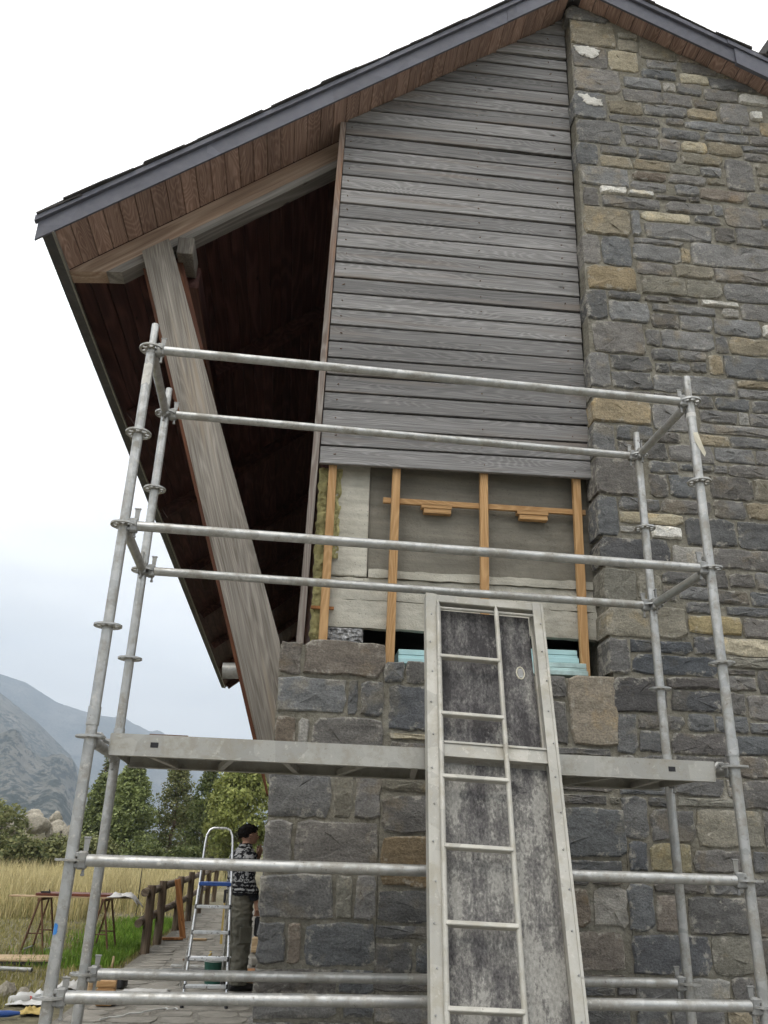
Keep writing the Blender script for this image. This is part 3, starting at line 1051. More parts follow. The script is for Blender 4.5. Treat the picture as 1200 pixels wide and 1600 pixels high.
mb.box((0.415, 0.34, 2.748), (0.24, 0.28, 0.172), ch=.012)
mb.build('rough_block', 'rough_concrete', house)
mb = MB()
mb.box((1.33, 0.80, 2.85), (1.6, 0.04, 0.66))
mb.box((1.33, 0.54, 3.17), (1.6, 0.50, 0.02))
mb.box((0.54, 0.54, 2.85), (0.02, 0.50, 0.62))
mb.box((1.33, 0.56, 2.546), (1.6, 0.46, 0.012))
mb.build('cavity_back', 'shade_black', house)  # lining painted near-black so the cavity reads as unlit
mb = MB()
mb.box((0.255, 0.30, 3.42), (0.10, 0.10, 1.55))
mb.build('corner_stud', 'dark_wood', house)

# insulation wool bulging beside the first batten
for x0, x1, z0, z1 in ((.190, .262, 2.70, 3.96), (.296, .352, 3.30, 3.96)):
    wb = MB()
    nu, nv = 7, int((z1 - z0) / .009)
    for j in range(nv + 1):
        for i in range(nu + 1):
            u, z = i / nu, z0 + (z1 - z0) * j / nv
            p = Vector((u * 2 + x0 * 40, z * 16, 1.0))
            edge = math.sin(math.pi * u) ** .5
            lump = .5 + .5 * mnoise.noise(p * .8) + .35 * mnoise.noise(p * 2.1) + .18 * mnoise.noise(p * 5)
            wob = .012 * mnoise.noise(Vector((z * 21, x0 * 9, 4)))
            wb.v.append((x0 + (x1 - x0) * u + wob, .228 - max(0, lump) * .05 * edge, z + .008 * mnoise.noise(p * 3)))
    for j in range(nv):
        for i in range(nu):
            a = j * (nu + 1) + i
            wb.f.append((a, a + 1, a + nu + 2, a + nu + 1))
    kind(wb.build('insulation_wool', 'wool', house, smooth=1.0), 'stuff')


def bar(name, mat, parent, p0, p1, w, d, ch=.003, long='Z', spin=0.0):
    """squared timber from p0 to p1, its local Z along its length"""
    p0, p1 = Vector(p0), Vector(p1)
    ax = (p1 - p0)
    ln = ax.length
    z = ax.normalized()
    y = Vector((0, 1, 0))
    if abs(z.y) > .9:
        y = Vector((0, 0, 1))
    x = y.cross(z).normalized()
    y = z.cross(x)
    rot = Matrix((x, y, z)).transposed()
    mb = MB()
    if long == 'Z':
        mb.box((0, 0, 0), (w, d, ln), ch=ch)
    else:
        mb.box((0, 0, 0), (ln, d, w), ch=ch)
        rot = Matrix((z, y, -x)).transposed()
    o = link(name, mb.mesh(name), mat, parent)
    mm = rot.to_4x4()
    mm.translation = (p0 + p1) / 2
    o.matrix_local = mm
    return o


for (xt, xb, zt, zb) in ((0.281, 0.275, 4.06, 2.69), (0.724, 0.706, 4.06, 2.565), (1.340, 1.326, 4.06, 2.57), (2.008, 1.987, 4.06, 2.565)):
    bar('batten', 'batten_wood', house, (xb, 0.166, zb), (xt, 0.166, zt), 0.056, 0.040)
bar('cross_batten', 'batten_wood_x', house, (0.638, 0.199, 3.740), (2.072, 0.199, 3.746), 0.040, 0.024, long='X')
for xa, xb in ((0.905, 1.118), (1.578, 1.802)):
    mb = MB()
    mb.box((0, 0, 0.018), (xb - xa, .05, .036), ch=.003)
    mb.box((0.006, .002, -0.018), ((xb - xa) * .9, .046, .034), ch=.003)
    mb.build('wood_block', 'batten_wood_x', house, ((xa + xb) / 2, 0.212, 3.702))
for z in (2.955, 3.42):
    mb = MB()
    mb.box((0, 0, 0), (.15, .02, .018))
    mb.build('packing_strip', 'plank_wood', house, (.262, .155 if z > 3 else .192, z))

# ---- siding boards
mb = MB()
mb.prism([(0.20, 4.05), (2.14, 4.05), (2.16, zl(2.16) - .03), (0.26, zl(0.26) - .03)], 0.141, 0.20)
siding = mb.build('siding', 'shade_black', house)  # black backing puts the shade of the board gaps into its colour
PITCH = 0.1415
bw_ = random.Random(21)
i = 0
while True:
    zb = 3.952 + PITCH * i
    if zb > ZR - .06:
        break
    xl = 0.160 + (zb - 2.72) * 0.0175 + .003
    xr = 2.107 + max(0, zb - 5) * 0.013
    sl = 0.016 - 0.013 * min(1, i / 16) + bw_.uniform(-.0028, .0028)
    sl2 = sl + bw_.uniform(-.0022, .0022)
    if i == 20:
        sl2 -= 0.010
    if i == 28:
        sl2 -= 0.012
    zt = zb + PITCH - .0095
    xm = (xl + xr) / 2
    xl0 = xl
    poly = [(xl, zb + sl * (xl - .19)), (xm, zb + sl * (xm - .19) + bw_.uniform(-.003, .003)), (xr, zb + sl * (xr - .19)),
            (xr, zt + sl2 * (xr - .19)), (xm, zt + sl2 * (xm - .19)), (xl, zt + sl2 * (xl - .19))]
    res = []
    for a, b in zip(poly, poly[1:] + poly[:1]):
        fa, fb = zl(a[0]) - .006 - a[1], zl(b[0]) - .006 - b[1]
        if fa >= 0:
            res.append(a)
        if fa * fb < 0:
            t = fa / (fa - fb)
            res.append((a[0] + (b[0] - a[0]) * t, a[1] + (b[1] - a[1]) * t))
    if len(res) >= 3:
        cx = sum(p[0] for p in res) / len(res)
        mb = MB()
        n = len(res)
        cup = bw_.uniform(-.002, .004)
        yf = lambda x, z: 0.111 + 0.007 * (z - zb - sl * (x - .19)) / PITCH + cup * abs(x - 1.1)
        ch = .004
        zc_ = zb + PITCH / 2
        vs = [(x - cx, .138, z - zc_) for x, z in res]
        vs += [(x - cx, yf(x, z) + .004, z - zc_) for x, z in res]
        ins = [(x + (cx - x) * .004, z + math.copysign(ch, zc_ + sl * (x - .19) - z)) for x, z in res]
        vs += [(x - cx, yf(x, z), z - zc_) for x, z in ins]
        fs = [tuple(range(n)), tuple(range(2 * n, 3 * n))]
        fs += [(k * n + q, k * n + (q + 1) % n, (k + 1) * n + (q + 1) % n, (k + 1) * n + q) for k in range(2) for q in range(n)]
        mb.add(vs, fs)
        mb.build('siding_board', 'siding', siding, (cx, 0, zc_))
    i += 1
nb_ = MB()
for k in range(i - 2):
    zb = 3.952 + PITCH * k
    for xn in (.285, 1.33, 1.99):
        zz = zb + .07 + .01 * bw_.uniform(-1, 1)
        if zz < zl(xn) - .05:
            nb_.tube((xn + bw_.uniform(-.012, .012), .1085, zz), (xn + bw_.uniform(-.012, .012), .120, zz), .0034, n=6)
kind(nb_.build('nail_heads', 'rusty_metal', siding), 'stuff')
# corner trim, leaning a little
bar('corner_trim', 'trim_wood', house, (0.130, 0.13, 2.69), (0.212, 0.13, 7.03), 0.046, 0.06)

# ---- roof
mb = MB()
mb.prism([(-1.80, zl(-1.80) + .03), (XR, ZR + .03), (6.4, zr(6.4) + .03), (6.4, zr(6.4) + .18), (XR, ZR + .20), (-1.86, zl(-1.80) + .14)], -.128, 18.3)
roof = mb.build('roof', 'slate', house)


def slope_run(left, name, mat, y0, y1, count=None):
    bw2 = 0.1275
    ln = (XR + 1.775) / math.cos(TL_) if left else (6.35 - XR) / math.cos(TR_)
    n = int(ln / bw2)
    mb = MB()
    mb.box((0, 0, 0.011), (bw2 - .005, y1 - y0, .020), ch=.004)
    me = mb.mesh(name)
    for k in range(n):
        s = (k + .5) * bw2
        if left:
            x = -1.775 + s * math.cos(TL_)
            o = link(name, me, mat, roof, (x, (y0 + y1) / 2 + bw_.uniform(-.002, .002), zl(x)), (0, -TL_ + bw_.uniform(-.012, .012), 0))
        else:
            x = 6.35 - s * math.cos(TR_)
            if x > 5.0:
                continue
            o = link(name, me, mat, roof, (x, (y0 + y1) / 2, zr(x)), (0, TR_ + bw_.uniform(-.01, .01), 0))


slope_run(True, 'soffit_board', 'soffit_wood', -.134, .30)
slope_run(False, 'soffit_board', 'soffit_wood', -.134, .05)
slope_run(True, 'ceiling_board', 'dark_wood', .302, 18.28)


def strip(name, mat, x0, x1, fz, lo, hi, y0, y1):
    mb = MB()
    mb.prism([(x0, fz(x0) + lo), (x1, fz(x1) + lo), (x1, fz(x1) + hi), (x0, fz(x0) + hi)], y0, y1)
    return mb.build(name, mat, roof)


strip('verge_board', 'verge_metal', -1.885, 1.55, zl, -.012, .142, -.152, -.136)
strip('verge_board', 'verge_metal', 1.553, XR, zl, -.010, .144, -.155, -.136)
strip('verge_lip', 'verge_metal', -1.905, XR + .01, zl, .146, .192, -.176, -.136)
strip('verge_board', 'verge_metal', XR + .002, 3.56, zr, -.010, .146, -.153, -.136)
strip('verge_board', 'verge_metal', 3.563, 6.4, zr, -.030, .150, -.168, -.136)
strip('verge_lip', 'verge_metal', XR + .012, 3.50, zr, .148, .196, -.176, -.136)
strip('verge_lip', 'verge_metal', 3.503, 6.4, zr, .152, .200, -.182, -.136)
# slates
sm = []
for k in range(4):
    mb = MB()
    mb.box((0, 0, 0), (.34, .27, .013), ch=.003)
    mb.v = [(x + rnd.uniform(-.008, .008), y + rnd.uniform(-.006, .006), z) for x, y, z in mb.v]
    sm.append(mb.mesh('slate_tile'))
s = .17
while s < 5.15:
    x = -1.90 + s * math.cos(TL_)
    link('slate_tile', rnd.choice(sm), 'slate', roof, (x, -.05 + rnd.uniform(-.012, .008), zl(x) + .208 + rnd.uniform(-.004, .006)), (rnd.uniform(-.01, .01), -TL_ + .012 + rnd.uniform(-.006, .006), 0))
    s += rnd.uniform(.20, .26)
s = 0.1
while s < 3.0:
    x = XR + s * math.cos(TR_)
    link('slate_tile', rnd.choice(sm), 'slate', roof, (x, -.05 + rnd.uniform(-.012, .008), zr(x) + .211 + rnd.uniform(-.004, .006)), (rnd.uniform(-.01, .01), TR_ - .012 + rnd.uniform(-.006, .006), 0))
    s += rnd.uniform(.20, .26)
y = -.05
while y < 18.3:
    x = -1.752 + rnd.uniform(-.012, .010)
    link('slate_tile', rnd.choice(sm), 'slate', roof, (x, y, zl(-1.755) + .190 + rnd.uniform(-.004, .005)), (rnd.uniform(-.01, .01), -TL_ + .03, rnd.uniform(-.02, .02)))
    y += rnd.uniform(.22, .29)
mb = MB()
mb.prism([(-1.872, 5.482), (-1.785, 5.474), (-1.785, 5.58), (-1.872, 5.58)], -.130, 18.32)
mb.build('eave_board', 'eave_metal', roof)
mb = MB()
mb.prism([(-1.783, 5.462), (-1.768, 5.462), (-1.768, 5.50), (-1.783, 5.50)], -.148, 18.3)
mb.build('drip_edge', 'galvanised_dull', roof)
mb = MB()
mb.prism([(4.17, 7.4), (5.1, 7.0), (5.1, 8.75), (4.85, 9.4), (4.60, 9.4)], .3, 1.1)
mb.build('chimney', 'concrete', roof)
mb = MB()
mb.prism([(4.10, 8.62), (4.155, 8.60), (4.60, 9.30), (4.56, 9.36)], .26, 1.14)
mb.build('chimney_edge', 'slate', roof)


# ---- rafter, strut, purlin
def slanted(name, mat, polyxz, y0, y1, axis, parent, origin):
    """prism given in world XZ, stored in a frame whose local axis lies along `axis`"""
    d = Vector((axis[0], 0, axis[1])).normalized()
    return d


ct, st = math.cos(TL_), math.sin(TL_)
for name, mat, poly, y0, y1 in (('rafter', 'brown_beam', [(-.03, -.004), (.205, -.154), (3.1, -.154), (3.1, -.004)], .300, .44),
                                ('rafter_lamella', 'grey_lamella', [(.208, -.157), (.300, -.222), (3.1, -.222), (3.1, -.157)], .297, .44)):
    mb = MB()
    mb.prism(poly, y0, y1)
    link(name, mb.mesh(name), mat, house, (-1.76, 0, zl(-1.76)), (0, -TL_, 0))
SA = math.atan2(1.06, 3.62)      # lean of the strut


def strut(name, mat, poly, y0, y1):
    mb = MB()
    ca, sa = math.cos(SA), math.sin(SA)
    # into a frame whose Z runs up the strut
    loc = []
    for x, z in poly:
        dx, dz = x + .5, z - 3.9
        loc.append((dx * ca + dz * sa, -dx * sa + dz * ca))
    mb.prism(loc, y0, y1)
    return link(name, mb.mesh(name), mat, house, (-.5, 0, 3.9), (0, -SA, 0))


strut('strut', 'grey_beam', [(0.013, 1.86), (-.014, 1.875), (-.10, 2.137), (-1.22, 5.58), (-1.255, 5.69), (-1.07, 5.83), (-1.027, 5.73), (0.0, 2.74), (0.013, 2.66)], .262, .43)
strut('strut_edge', 'orange_wood', [(-.012, 1.80), (-.125, 2.137), (-1.236, 5.56), (-1.20, 5.56), (-.09, 2.137), (0.0, 1.80)], .30, .46)
strut('strut_lining', 'orange_wood', [(-1.20, 5.62), (-.96, 5.70), (-.70, 4.86), (-.90, 4.70)], .36, .50)
mb = MB()
mb.box((0, 0, 0), (.12, .30, .15), ch=.004)
mb.build('purlin_end', 'grey_beam', house, (-.935, .395, 5.765))
mb = MB()
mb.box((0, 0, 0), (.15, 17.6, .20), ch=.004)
mb.build('purlin', 'dark_wood', house, (-.925, 9.35, 5.70))
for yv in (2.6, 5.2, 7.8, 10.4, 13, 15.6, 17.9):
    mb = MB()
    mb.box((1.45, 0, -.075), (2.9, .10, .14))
    link('ceiling_rafter', mb.mesh('ceiling_rafter'), 'dark_wood', house, (-1.74, yv, zl(-1.74)), (0, -TL_, 0))
# drain stub under the eave
mb = MB()
n = 16
for xa, xb, ra, rb in ((-.405, 0.03, .058, .058), (-.402, -.2, .052, .052)):
    mb.tube((xa, 0, 0), (xb, 0, 0), ra, rb, n, cap=False)
ring = [2 * math.pi * k / n for k in range(n)]
link('drain_stub', mb.mesh('drain_stub', .7), 'galvanised', house, (0, 1.0, 2.69), (0, -.05, 0))


# ================================================================== scaffold
BT = Matrix(((0.999669, -0.025326, 0.004595), (0.025282, 0.999637, 0.009309), (-0.004829, -0.009189, 0.999946)))
SM = BT.to_4x4()
SM.translation = Vector((-0.768573, -1.228228, 0.014916))
TR = 0.0248


def rosette_mesh():
    mb = MB()
    n = 32
    t = .0045

    def ring(ra, rb):
        vs, fs = [], []
        for k in range(n):
            a = 2 * math.pi * k / n
            c, s_ = math.cos(a), math.sin(a)
            vs += [(ra * c, ra * s_, -t), (ra * c, ra * s_, t), (rb * c, rb * s_, t), (rb * c, rb * s_, -t)]
        for k in range(n):
            a, b = 4 * k, 4 * ((k + 1) % n)
            for i in range(4):
                j = (i + 1) % 4
                fs.append((a + i, a + j, b + j, b + i))
        mb.add(vs, fs)
    ring(.0235, .0345)
    ring(.0535, .0640)
    for k in range(8):
        a = math.pi / 4 * k + math.pi / 8
        mb.box(((.0345 + .0535) / 2 * math.cos(a), .044 * math.sin(a), 0), (.0225, .013, 2 * t - .0008), Matrix.Rotation(a, 3, 'Z'))
    return mb.mesh('rosette', .6)


ROS = rosette_mesh()
wm = MB()
wm.box((.046, 0, 0), (.040, .046, .072), ch=.008)
wm.box((.030, 0, .021), (.03, .040, .020), ch=.004)
wm.box((.030, 0, -.021), (.03, .040, .020), ch=.004)
WHEAD = wm.mesh('wedge_head')
wm = MB()
wm.add([(.043, -.003, .075), (.068, -.003, .075), (.060, -.003, -.062), (.050, -.003, -.062), (.043, .003, .075), (.068, .003, .075), (.060, .003, -.062), (.050, .003, -.062)],
       [(0, 1, 2, 3), (7, 6, 5, 4), (0, 4, 5, 1), (1, 5, 6, 2), (2, 6, 7, 3), (3, 7, 4, 0)])
wm.box((.0555, 0, .078), (.032, .010, .008), ch=.002)
wm.box((.055, 0, -.066), (.016, .012, .012), ch=.003)
WEDGE = wm.mesh('wedge')

scaf = empty('scaffold')
scaf.matrix_world = SM
tag(scaf, 'galvanised tube scaffold bay with ring couplers in front of the gable', 'scaffold')
LX, WY = 3.0, 0.71
SR = random.Random(4)
for (px, py, top) in ((0, 0, .155), (0, WY, .175), (LX, 0, .165), (LX, WY, .17)):
    z0 = .03 + .0048 * px + .0092 * py
    mb = MB()
    mb.tube((0, 0, z0 + .10), (0, 0, 3.93 + .02), TR, n=20)
    st_ = mb.build('standard', 'galvanised', scaf, (px, py, 0), smooth=.7)
    for k in range(8):
        link('rosette', ROS, 'galvanised', st_, (0, 0, .42 + .5 * k), (0, 0, SR.choice((0, math.pi / 8))))
    mb = MB()
    mb.tube((0, 0, 3.95), (0, 0, 3.92 + top), .0195, n=16)
    mb.tube((0, -.0205, 3.92 + top - .055), (0, .0205, 3.92 + top - .055), .006, n=8)
    mb.build('spigot', 'galvanised', st_, smooth=.7)
    mb = MB()
    mb.tube((0, 0, 1.97), (0, 0, 2.05), TR + .0035, n=20)
    mb.build('joint_collar', 'galvanised', st_, smooth=.7)
    mb = MB()
    mb.box((0, 0, z0 - .012), (.15, .15, .008), ch=.002)
    mb.tube((0, 0, z0 - .01), (0, 0, z0 + .14), .019, n=14)
    mb.tube((0, 0, z0 + .085), (0, 0, z0 + .105), .035, n=14)
    mb.build('base_jack', 'galvanised_dull', st_, smooth=.7)


def ledger(name, a, b, z, mat='galvanised'):
    a, b = Vector((*a, z + .92)), Vector((*b, z + .92))
    d = (b - a).normalized()
    ln = (b - a).length
    ang = math.atan2(d.y, d.x)
    mb = MB()
    mb.tube((.064, 0, 0), (ln - .064, 0, 0), TR * .97, n=20)
    o = mb.build(name, mat, scaf, a, smooth=.7)
    o.rotation_euler = (0, 0, ang)
    for x, rz in ((0, 0), (ln, math.pi)):
        hd = link('wedge_head', WHEAD, 'galvanised_dull', o, (x, 0, 0), (0, 0, rz))
        wd = link('wedge', WEDGE, 'galvanised_dull', o, (x, 0, SR.uniform(-.01, .012)), (0, 0, rz))


for z in (3.0, 2.0, .5, 0.0):
    ledger('ledger', (0, 0), (LX, 0), z)
for z in (3.0, 2.0, 0.0):
    ledger('ledger', (0, WY), (LX, WY), z)
for px in (0, LX):
    for z in (3.0, 2.0, 1.0):
        ledger('transom', (px, 0), (px, WY), z - (.012 if z == 1.0 else 0))


def wrap(name, mat, px, py, z0, z1, a0, a1, r=TR + .0012, jag=0.0):
    mb = MB()
    n = 8
    vs = []
    for k in range(n + 1):
        a = R(a0 + (a1 - a0) * k / n)
        vs += [(r * math.cos(a), r * math.sin(a), z0 + SR.uniform(-jag, jag)), (r * math.cos(a), r * math.sin(a), z1 + SR.uniform(-jag, jag))]
    mb.add(vs, [(2 * k, 2 * k + 2, 2 * k + 3, 2 * k + 1) for k in range(n)])
    return mb.build(name, mat, scaf, (px, py, .92), smooth=1.0)


wrap('paint_mark', 'blue_paint', 0, 0, .222, .262, 215, 260, jag=.006)
wrap('worn_sticker', 'lime', 0, 0, 2.78, 2.90, 190, 320, jag=.008)
wrap('paper_band', 'paper', LX, 0, 2.90, 2.925, 150, 380)
mb = MB()
mb.add([(-.016, 0, .10), (.010, -.002, .105), (.022, -.012, .03), (.036, -.016, -.03), (.028, -.012, -.052), (.012, -.004, -.01), (-.012, 0, .05)], [(0, 1, 2, 6), (2, 3, 4, 5), (2, 5, 6)])
mb.build('torn_tape', 'tape', scaf, (LX, -TR - .003, .92 + 2.69))

# ---- steel deck hooked between the transoms
deck = empty('scaffold_deck')
deck.matrix_world = SM
tag(deck, 'metal walkway deck lying across the scaffold at chest height', 'deck')
dz = .92
for yv, s_ in ((.045, -1), (.655, 1)):
    mb = MB()
    # channel: web, two flanges
    mb.box((1.5, yv, dz + .979), (2.84, .006, .094))
    mb.box((1.5, yv - s_ * .016, dz + 1.0235), (2.84, .030, .005))
    mb.box((1.5, yv - s_ * .020, dz + .9345), (2.84, .038, .005))
    mb.build('side_beam', 'deck_metal', deck)
mb = MB()
for k in range(3):
    y0, y1 = .066 + k * .19, .066 + (k + 1) * .19 - .006
    mb.box((1.5, (y0 + y1) / 2, dz + 1.012), (2.82, y1 - y0, .006))
    mb.box((1.5, y0 + .004, dz + .995), (2.82, .005, .03))
mb.build('deck_plate', 'deck_metal', deck)
for k in range(9):
    mb = MB()
    mb.box((.28 + k * .305, .35, dz + .952), (.028, .60, .028), Matrix.Rotation(R(8 if k % 2 else -8), 3, 'Z'))
    mb.build('cross_rib', 'deck_metal', deck)
for xv, s_ in ((.08, -1), (2.92, 1)):
    mb = MB()
    mb.box((xv, .35, dz + .985), (.006, .616, .075))
    mb.build('end_plate', 'deck_metal', deck)
    for yv in (.12, .35, .58):
        mb = MB()
        pts = [(xv, yv, dz + .985), (xv + s_ * .035, yv, dz + 1.000), (xv + s_ * .060, yv, dz + 1.026), (xv + s_ * .082, yv, dz + 1.026), (xv + s_ * .10, yv, dz + 1.010)]
        mb.path(pts, .011, 6)
        mb.build('hook', 'galvanised_dull', deck)
for xv in (.273, 2.702):
    mb = MB()
    mb.box((xv, .0415, dz + .982), (.034, .003, .022))
    mb.build('slot', 'dark_plastic', deck)  # dark plate standing in for the shade inside a hole
mb = MB()
mb.box((.33, .06, dz + 1.0285), (.17, .03, .004))
mb.build('catch_strip', 'rusty_metal', deck)

# ---- access platform with fold-away ladder, leaning on the deck
plat = empty('access_platform')
PM = Matrix(((0.999307, -0.02562, 0.027008), (0.016975, 0.959292, 0.281905), (-0.033131, -0.281251, 0.959062))).to_4x4()
PM.translation = Vector((0.988125, -1.764081, 0.016))
plat.matrix_world = PM
tag(plat, 'scaffold platform with narrow ladder stood on end, leaning against the metal deck', 'platform')
PLN = 2.828
for s_ in (-1, 1):
    mb = MB()
    mb.box((s_ * .284, .012, PLN / 2), (.046, .072, PLN), ch=.004)
    mb.box((s_ * .2595, -.021, PLN / 2), (.012, .008, PLN - .01))
    mb.box((s_ * .2595, .044, PLN / 2), (.012, .008, PLN - .01))
    mb.box((s_ * .302, -.0255, PLN / 2), (.012, .006, PLN - .01))
    o = mb.build('side_rail', 'aluminium', plat)
    rv = MB()
    for k in range(16):
        rv.tube((s_ * .284 + .008 * (k % 2) - .004, -.030, .3 + k * .16), (s_ * .284 + .008 * (k % 2) - .004, -.0235, .3 + k * .16), .0042, n=6)
    rv.build('rivets', 'galvanised_dull', o)
mb = MB()
mb.box((0, .012, PLN - .026), (.520, .066, .044), ch=.003)
mb.build('end_rail', 'aluminium', plat)
mb = MB()
mb.box((0, .012, .03), (.520, .066, .044), ch=.003)
mb.build('end_rail', 'aluminium', plat)
mb = MB()
mb.box((0.0, .006, 2.000), (.520, .030, .074), ch=.003)
mb.box((0.0, -.012, 2.032), (.520, .008, .010))
mb.box((0.0, -.012, 1.968), (.520, .008, .010))
mb.build('middle_rail', 'aluminium', plat)
mb = MB()
mb.box((-.006, .040, 2.40), (.500, .010, .73), ch=.002)
mb.build('panel', 'panel_dark', plat)
mb = MB()
mb.box((.002, .040, 1.00), (.516, .010, 1.90), ch=.002)
mb.build('panel', 'panel_worn', plat)
for xv in (-.18, .155):
    mb = MB()
    mb.path([(xv, .03, PLN - .02), (xv, .035, PLN + .022), (xv, .055, PLN + .036), (xv, .085, PLN + .022), (xv, .09, PLN - .005)], .010, 6)
    mb.build('hook', 'aluminium', plat)
mb = MB()
mb.path([(.176 + .020 * math.cos(a), .033, 2.44 + .033 * math.sin(a)) for a in [2 * math.pi * k / 12 for k in range(13)]], .0035, 6)
lt = mb.build('latch', 'tape', plat)
mb = MB()
mb.box((.176, .034, 2.44), (.026, .003, .05), ch=.001)
mb.build('latch_plate', 'galvanised_dull', lt)
lad = []
for xv in (-.246, .056):
    mb = MB()
    mb.tube((xv, -.030, .12), (xv, -.030, 2.745), .0125, n=10)
    mb.tube((xv, -.030, 2.745), (xv, -.028, 2.785), .0105, .004, n=10)
    mb.build('ladder_rail', 'aluminium', plat, smooth=.7)
for k in range(8):
    zv = 2.458 - .2995 * k
    mb = MB()
    mb.box((-.095, -.030, zv), (.302, .030, .020), Matrix.Rotation(R(-14), 3, 'X'), ch=.003)
    mb.build('rung', 'aluminium', plat)
mb = MB()
mb.tube((-.262, -.012, 2.748), (.262, -.012, 2.752), .008, n=8)
mb.build('pivot_rod', 'aluminium', plat, smooth=.7)


# ================================================================== insulation boards in the cavity
def foam_board(label, mat, x0, x1, z0, z1, y0, y1, ry):
    o = empty('foam_board', ((x0 + x1) / 2, (y0 + y1) / 2, z0), (0, ry, 0))
    tag(o, label, 'insulation board', 'pale blue foam boards in the wall cavity')
    w, d, h = x1 - x0, y1 - y0, z1 - z0
    mb = MB()
    mb.box((0, .012, h * .31), (w, d - .024, h * .62), ch=.002)
    mb.box((0, .0, h * .19), (w, d, h * .36), ch=.002)
    mb.build('lower_edge', mat, o)
    mb = MB()
    mb.box((0, .016, h * .82), (w - .004, d - .012, h * .36), ch=.002)
    mb.build('rabbet', mat, o)
    return o


foam_board('short clean blue foam board at the pier end of the cavity', 'foam', .762, 1.26, 2.610, 2.706, .15, .50, -.004)
foam_board('clean blue foam board lying on the dirty one', 'foam', 1.44, 1.953, 2.667, 2.757, .17, .55, -.012)
foam_board('dirty blue foam board under the clean one, right of the leaning platform', 'foam_dirty', 1.40, 1.992, 2.578, 2.662, .12, .50, -.006)


# ================================================================== fence, along the path
fence = tag(empty('log_fence', (-1.80, 8.87, 0)), 'rustic round-log fence along the paved path', 'fence')
fy = [0.0, 1.28, 3.67, 5.84, 8.1, 10.4, 12.7]
for k, y in enumerate(fy):
    mb = MB()
    lean = rnd.uniform(-.03, .03)
    mb.path([(0, y, -.05), (lean * .5, y, .45), (lean, y, .94 + rnd.uniform(-.02, .03))], [.068, .066, .062], 12)
    mb.build('post', 'log_wood', fence, smooth=.7)
for z, x in ((.83, .0), (.44, -.02)):
    for a, b in ((-.28, 3.9), (3.7, 8.3), (8.1, 12.9)):
        mb = MB()
        nn = 8
        mb.path([(x + .10 * (1 if z > .5 else .9) - .10 + rnd.uniform(-.012, .012) - .07, a + (b - a) * i / nn, z + rnd.uniform(-.012, .012)) for i in range(nn + 1)], [.058 + rnd.uniform(-.004, .004) for _ in range(nn + 1)], 12)
        mb.build('rail', 'log_wood_y', fence, smooth=.7)

# plank leaning on the fence and boards at its foot
mb = MB()
mb.box((0, 0, .47), (.10, .03, .95), ch=.003)
o = link('leaning_plank', mb.mesh('leaning_plank'), 'plank_wood', None, (-1.50, 11.1, .02), (R(4), R(-13), R(20)))
tag(o, 'orange-brown plank leaning against the log fence', 'plank')
mb = MB()
mb.box((0, 0, 0), (.34, .16, .03), ch=.003)
o = link('board_offcut', mb.mesh('board_offcut'), 'plank_wood', None, (-1.64, 10.75, .045), (0, 0, R(15)))
tag(o, 'orange board offcut lying flat at the fence foot', 'board')
mb = MB()
mb.box((0, 0, 0), (.30, .10, .025), ch=.003)
o = link('board_offcut', mb.mesh('board_offcut'), 'pale_wood', None, (-1.22, 10.75, .042), (0, 0, R(-8)))
tag(o, 'pale board offcut behind the stepladder', 'board')

# ================================================================== trestle table
for (tx, lab) in ((-3.33, 'rusty trestle under the left end of the work table'), (-2.44, 'rusty trestle under the cloth end of the work table')):
    t = tag(empty('trestle', (tx, 8.95, 0)), lab, 'trestle', 'trestles of the work table')
    for ys in (-.27, .27):
        for xs in (-1, 1):
            mb = MB()
            mb.tube((xs * .16, ys + (-.04 if ys < 0 else .04), 0), (xs * .015, ys, .70), .0145, n=8)
            mb.build('leg', 'rusty_metal', t, smooth=.7)
        mb = MB()
        mb.tube((-.105, ys, .27), (.105, ys, .27), .010, n=6)
        mb.build('brace', 'rusty_metal', t, smooth=.7)
    for xs in (-.15, .15):
        mb = MB()
        mb.tube((xs, -.30, .055), (xs, .30, .055), .012, n=8)
        mb.build('foot_bar', 'galvanised_dull', t, smooth=.7)
    mb = MB()
    mb.box((0, 0, .715), (.05, .68, .04), ch=.004)
    mb.build('top_bar', 'rusty_metal', t)
mb = MB()
mb.box((0, 0, 0), (1.75, .22, .018), ch=.002)
o = link('long_board', mb.mesh('long_board'), 'pale_wood', None, (-2.92, 8.82, .745))
tag(o, 'long thin pale board laid across both trestles', 'board')
mb = MB()
mb.box((0, 0, 0), (1.05, .46, .035), ch=.003)
o = link('table_top', mb.mesh('table_top'), 'red_board', None, (-2.90, 8.95, .7725 + .001))
tag(o, 'red-brown board lying on the pale board of the work table', 'board')
for x, lab in ((-3.30, 'black clamp at the left edge of the red-brown board'), (-2.60, 'black clamp at the right part of the red-brown board')):
    t = tag(empty('clamp', (x, 8.78, .792)), lab, 'clamp', 'clamps on the work table')
    mb = MB()
    mb.box((0, 0, .012), (.13, .04, .024), ch=.003)
    mb.build('jaw', 'dark_plastic', t)
    mb = MB()
    mb.tube((.05, 0, .024), (.05, 0, .045), .010, n=8)
    mb.build('screw', 'dark_plastic', t)


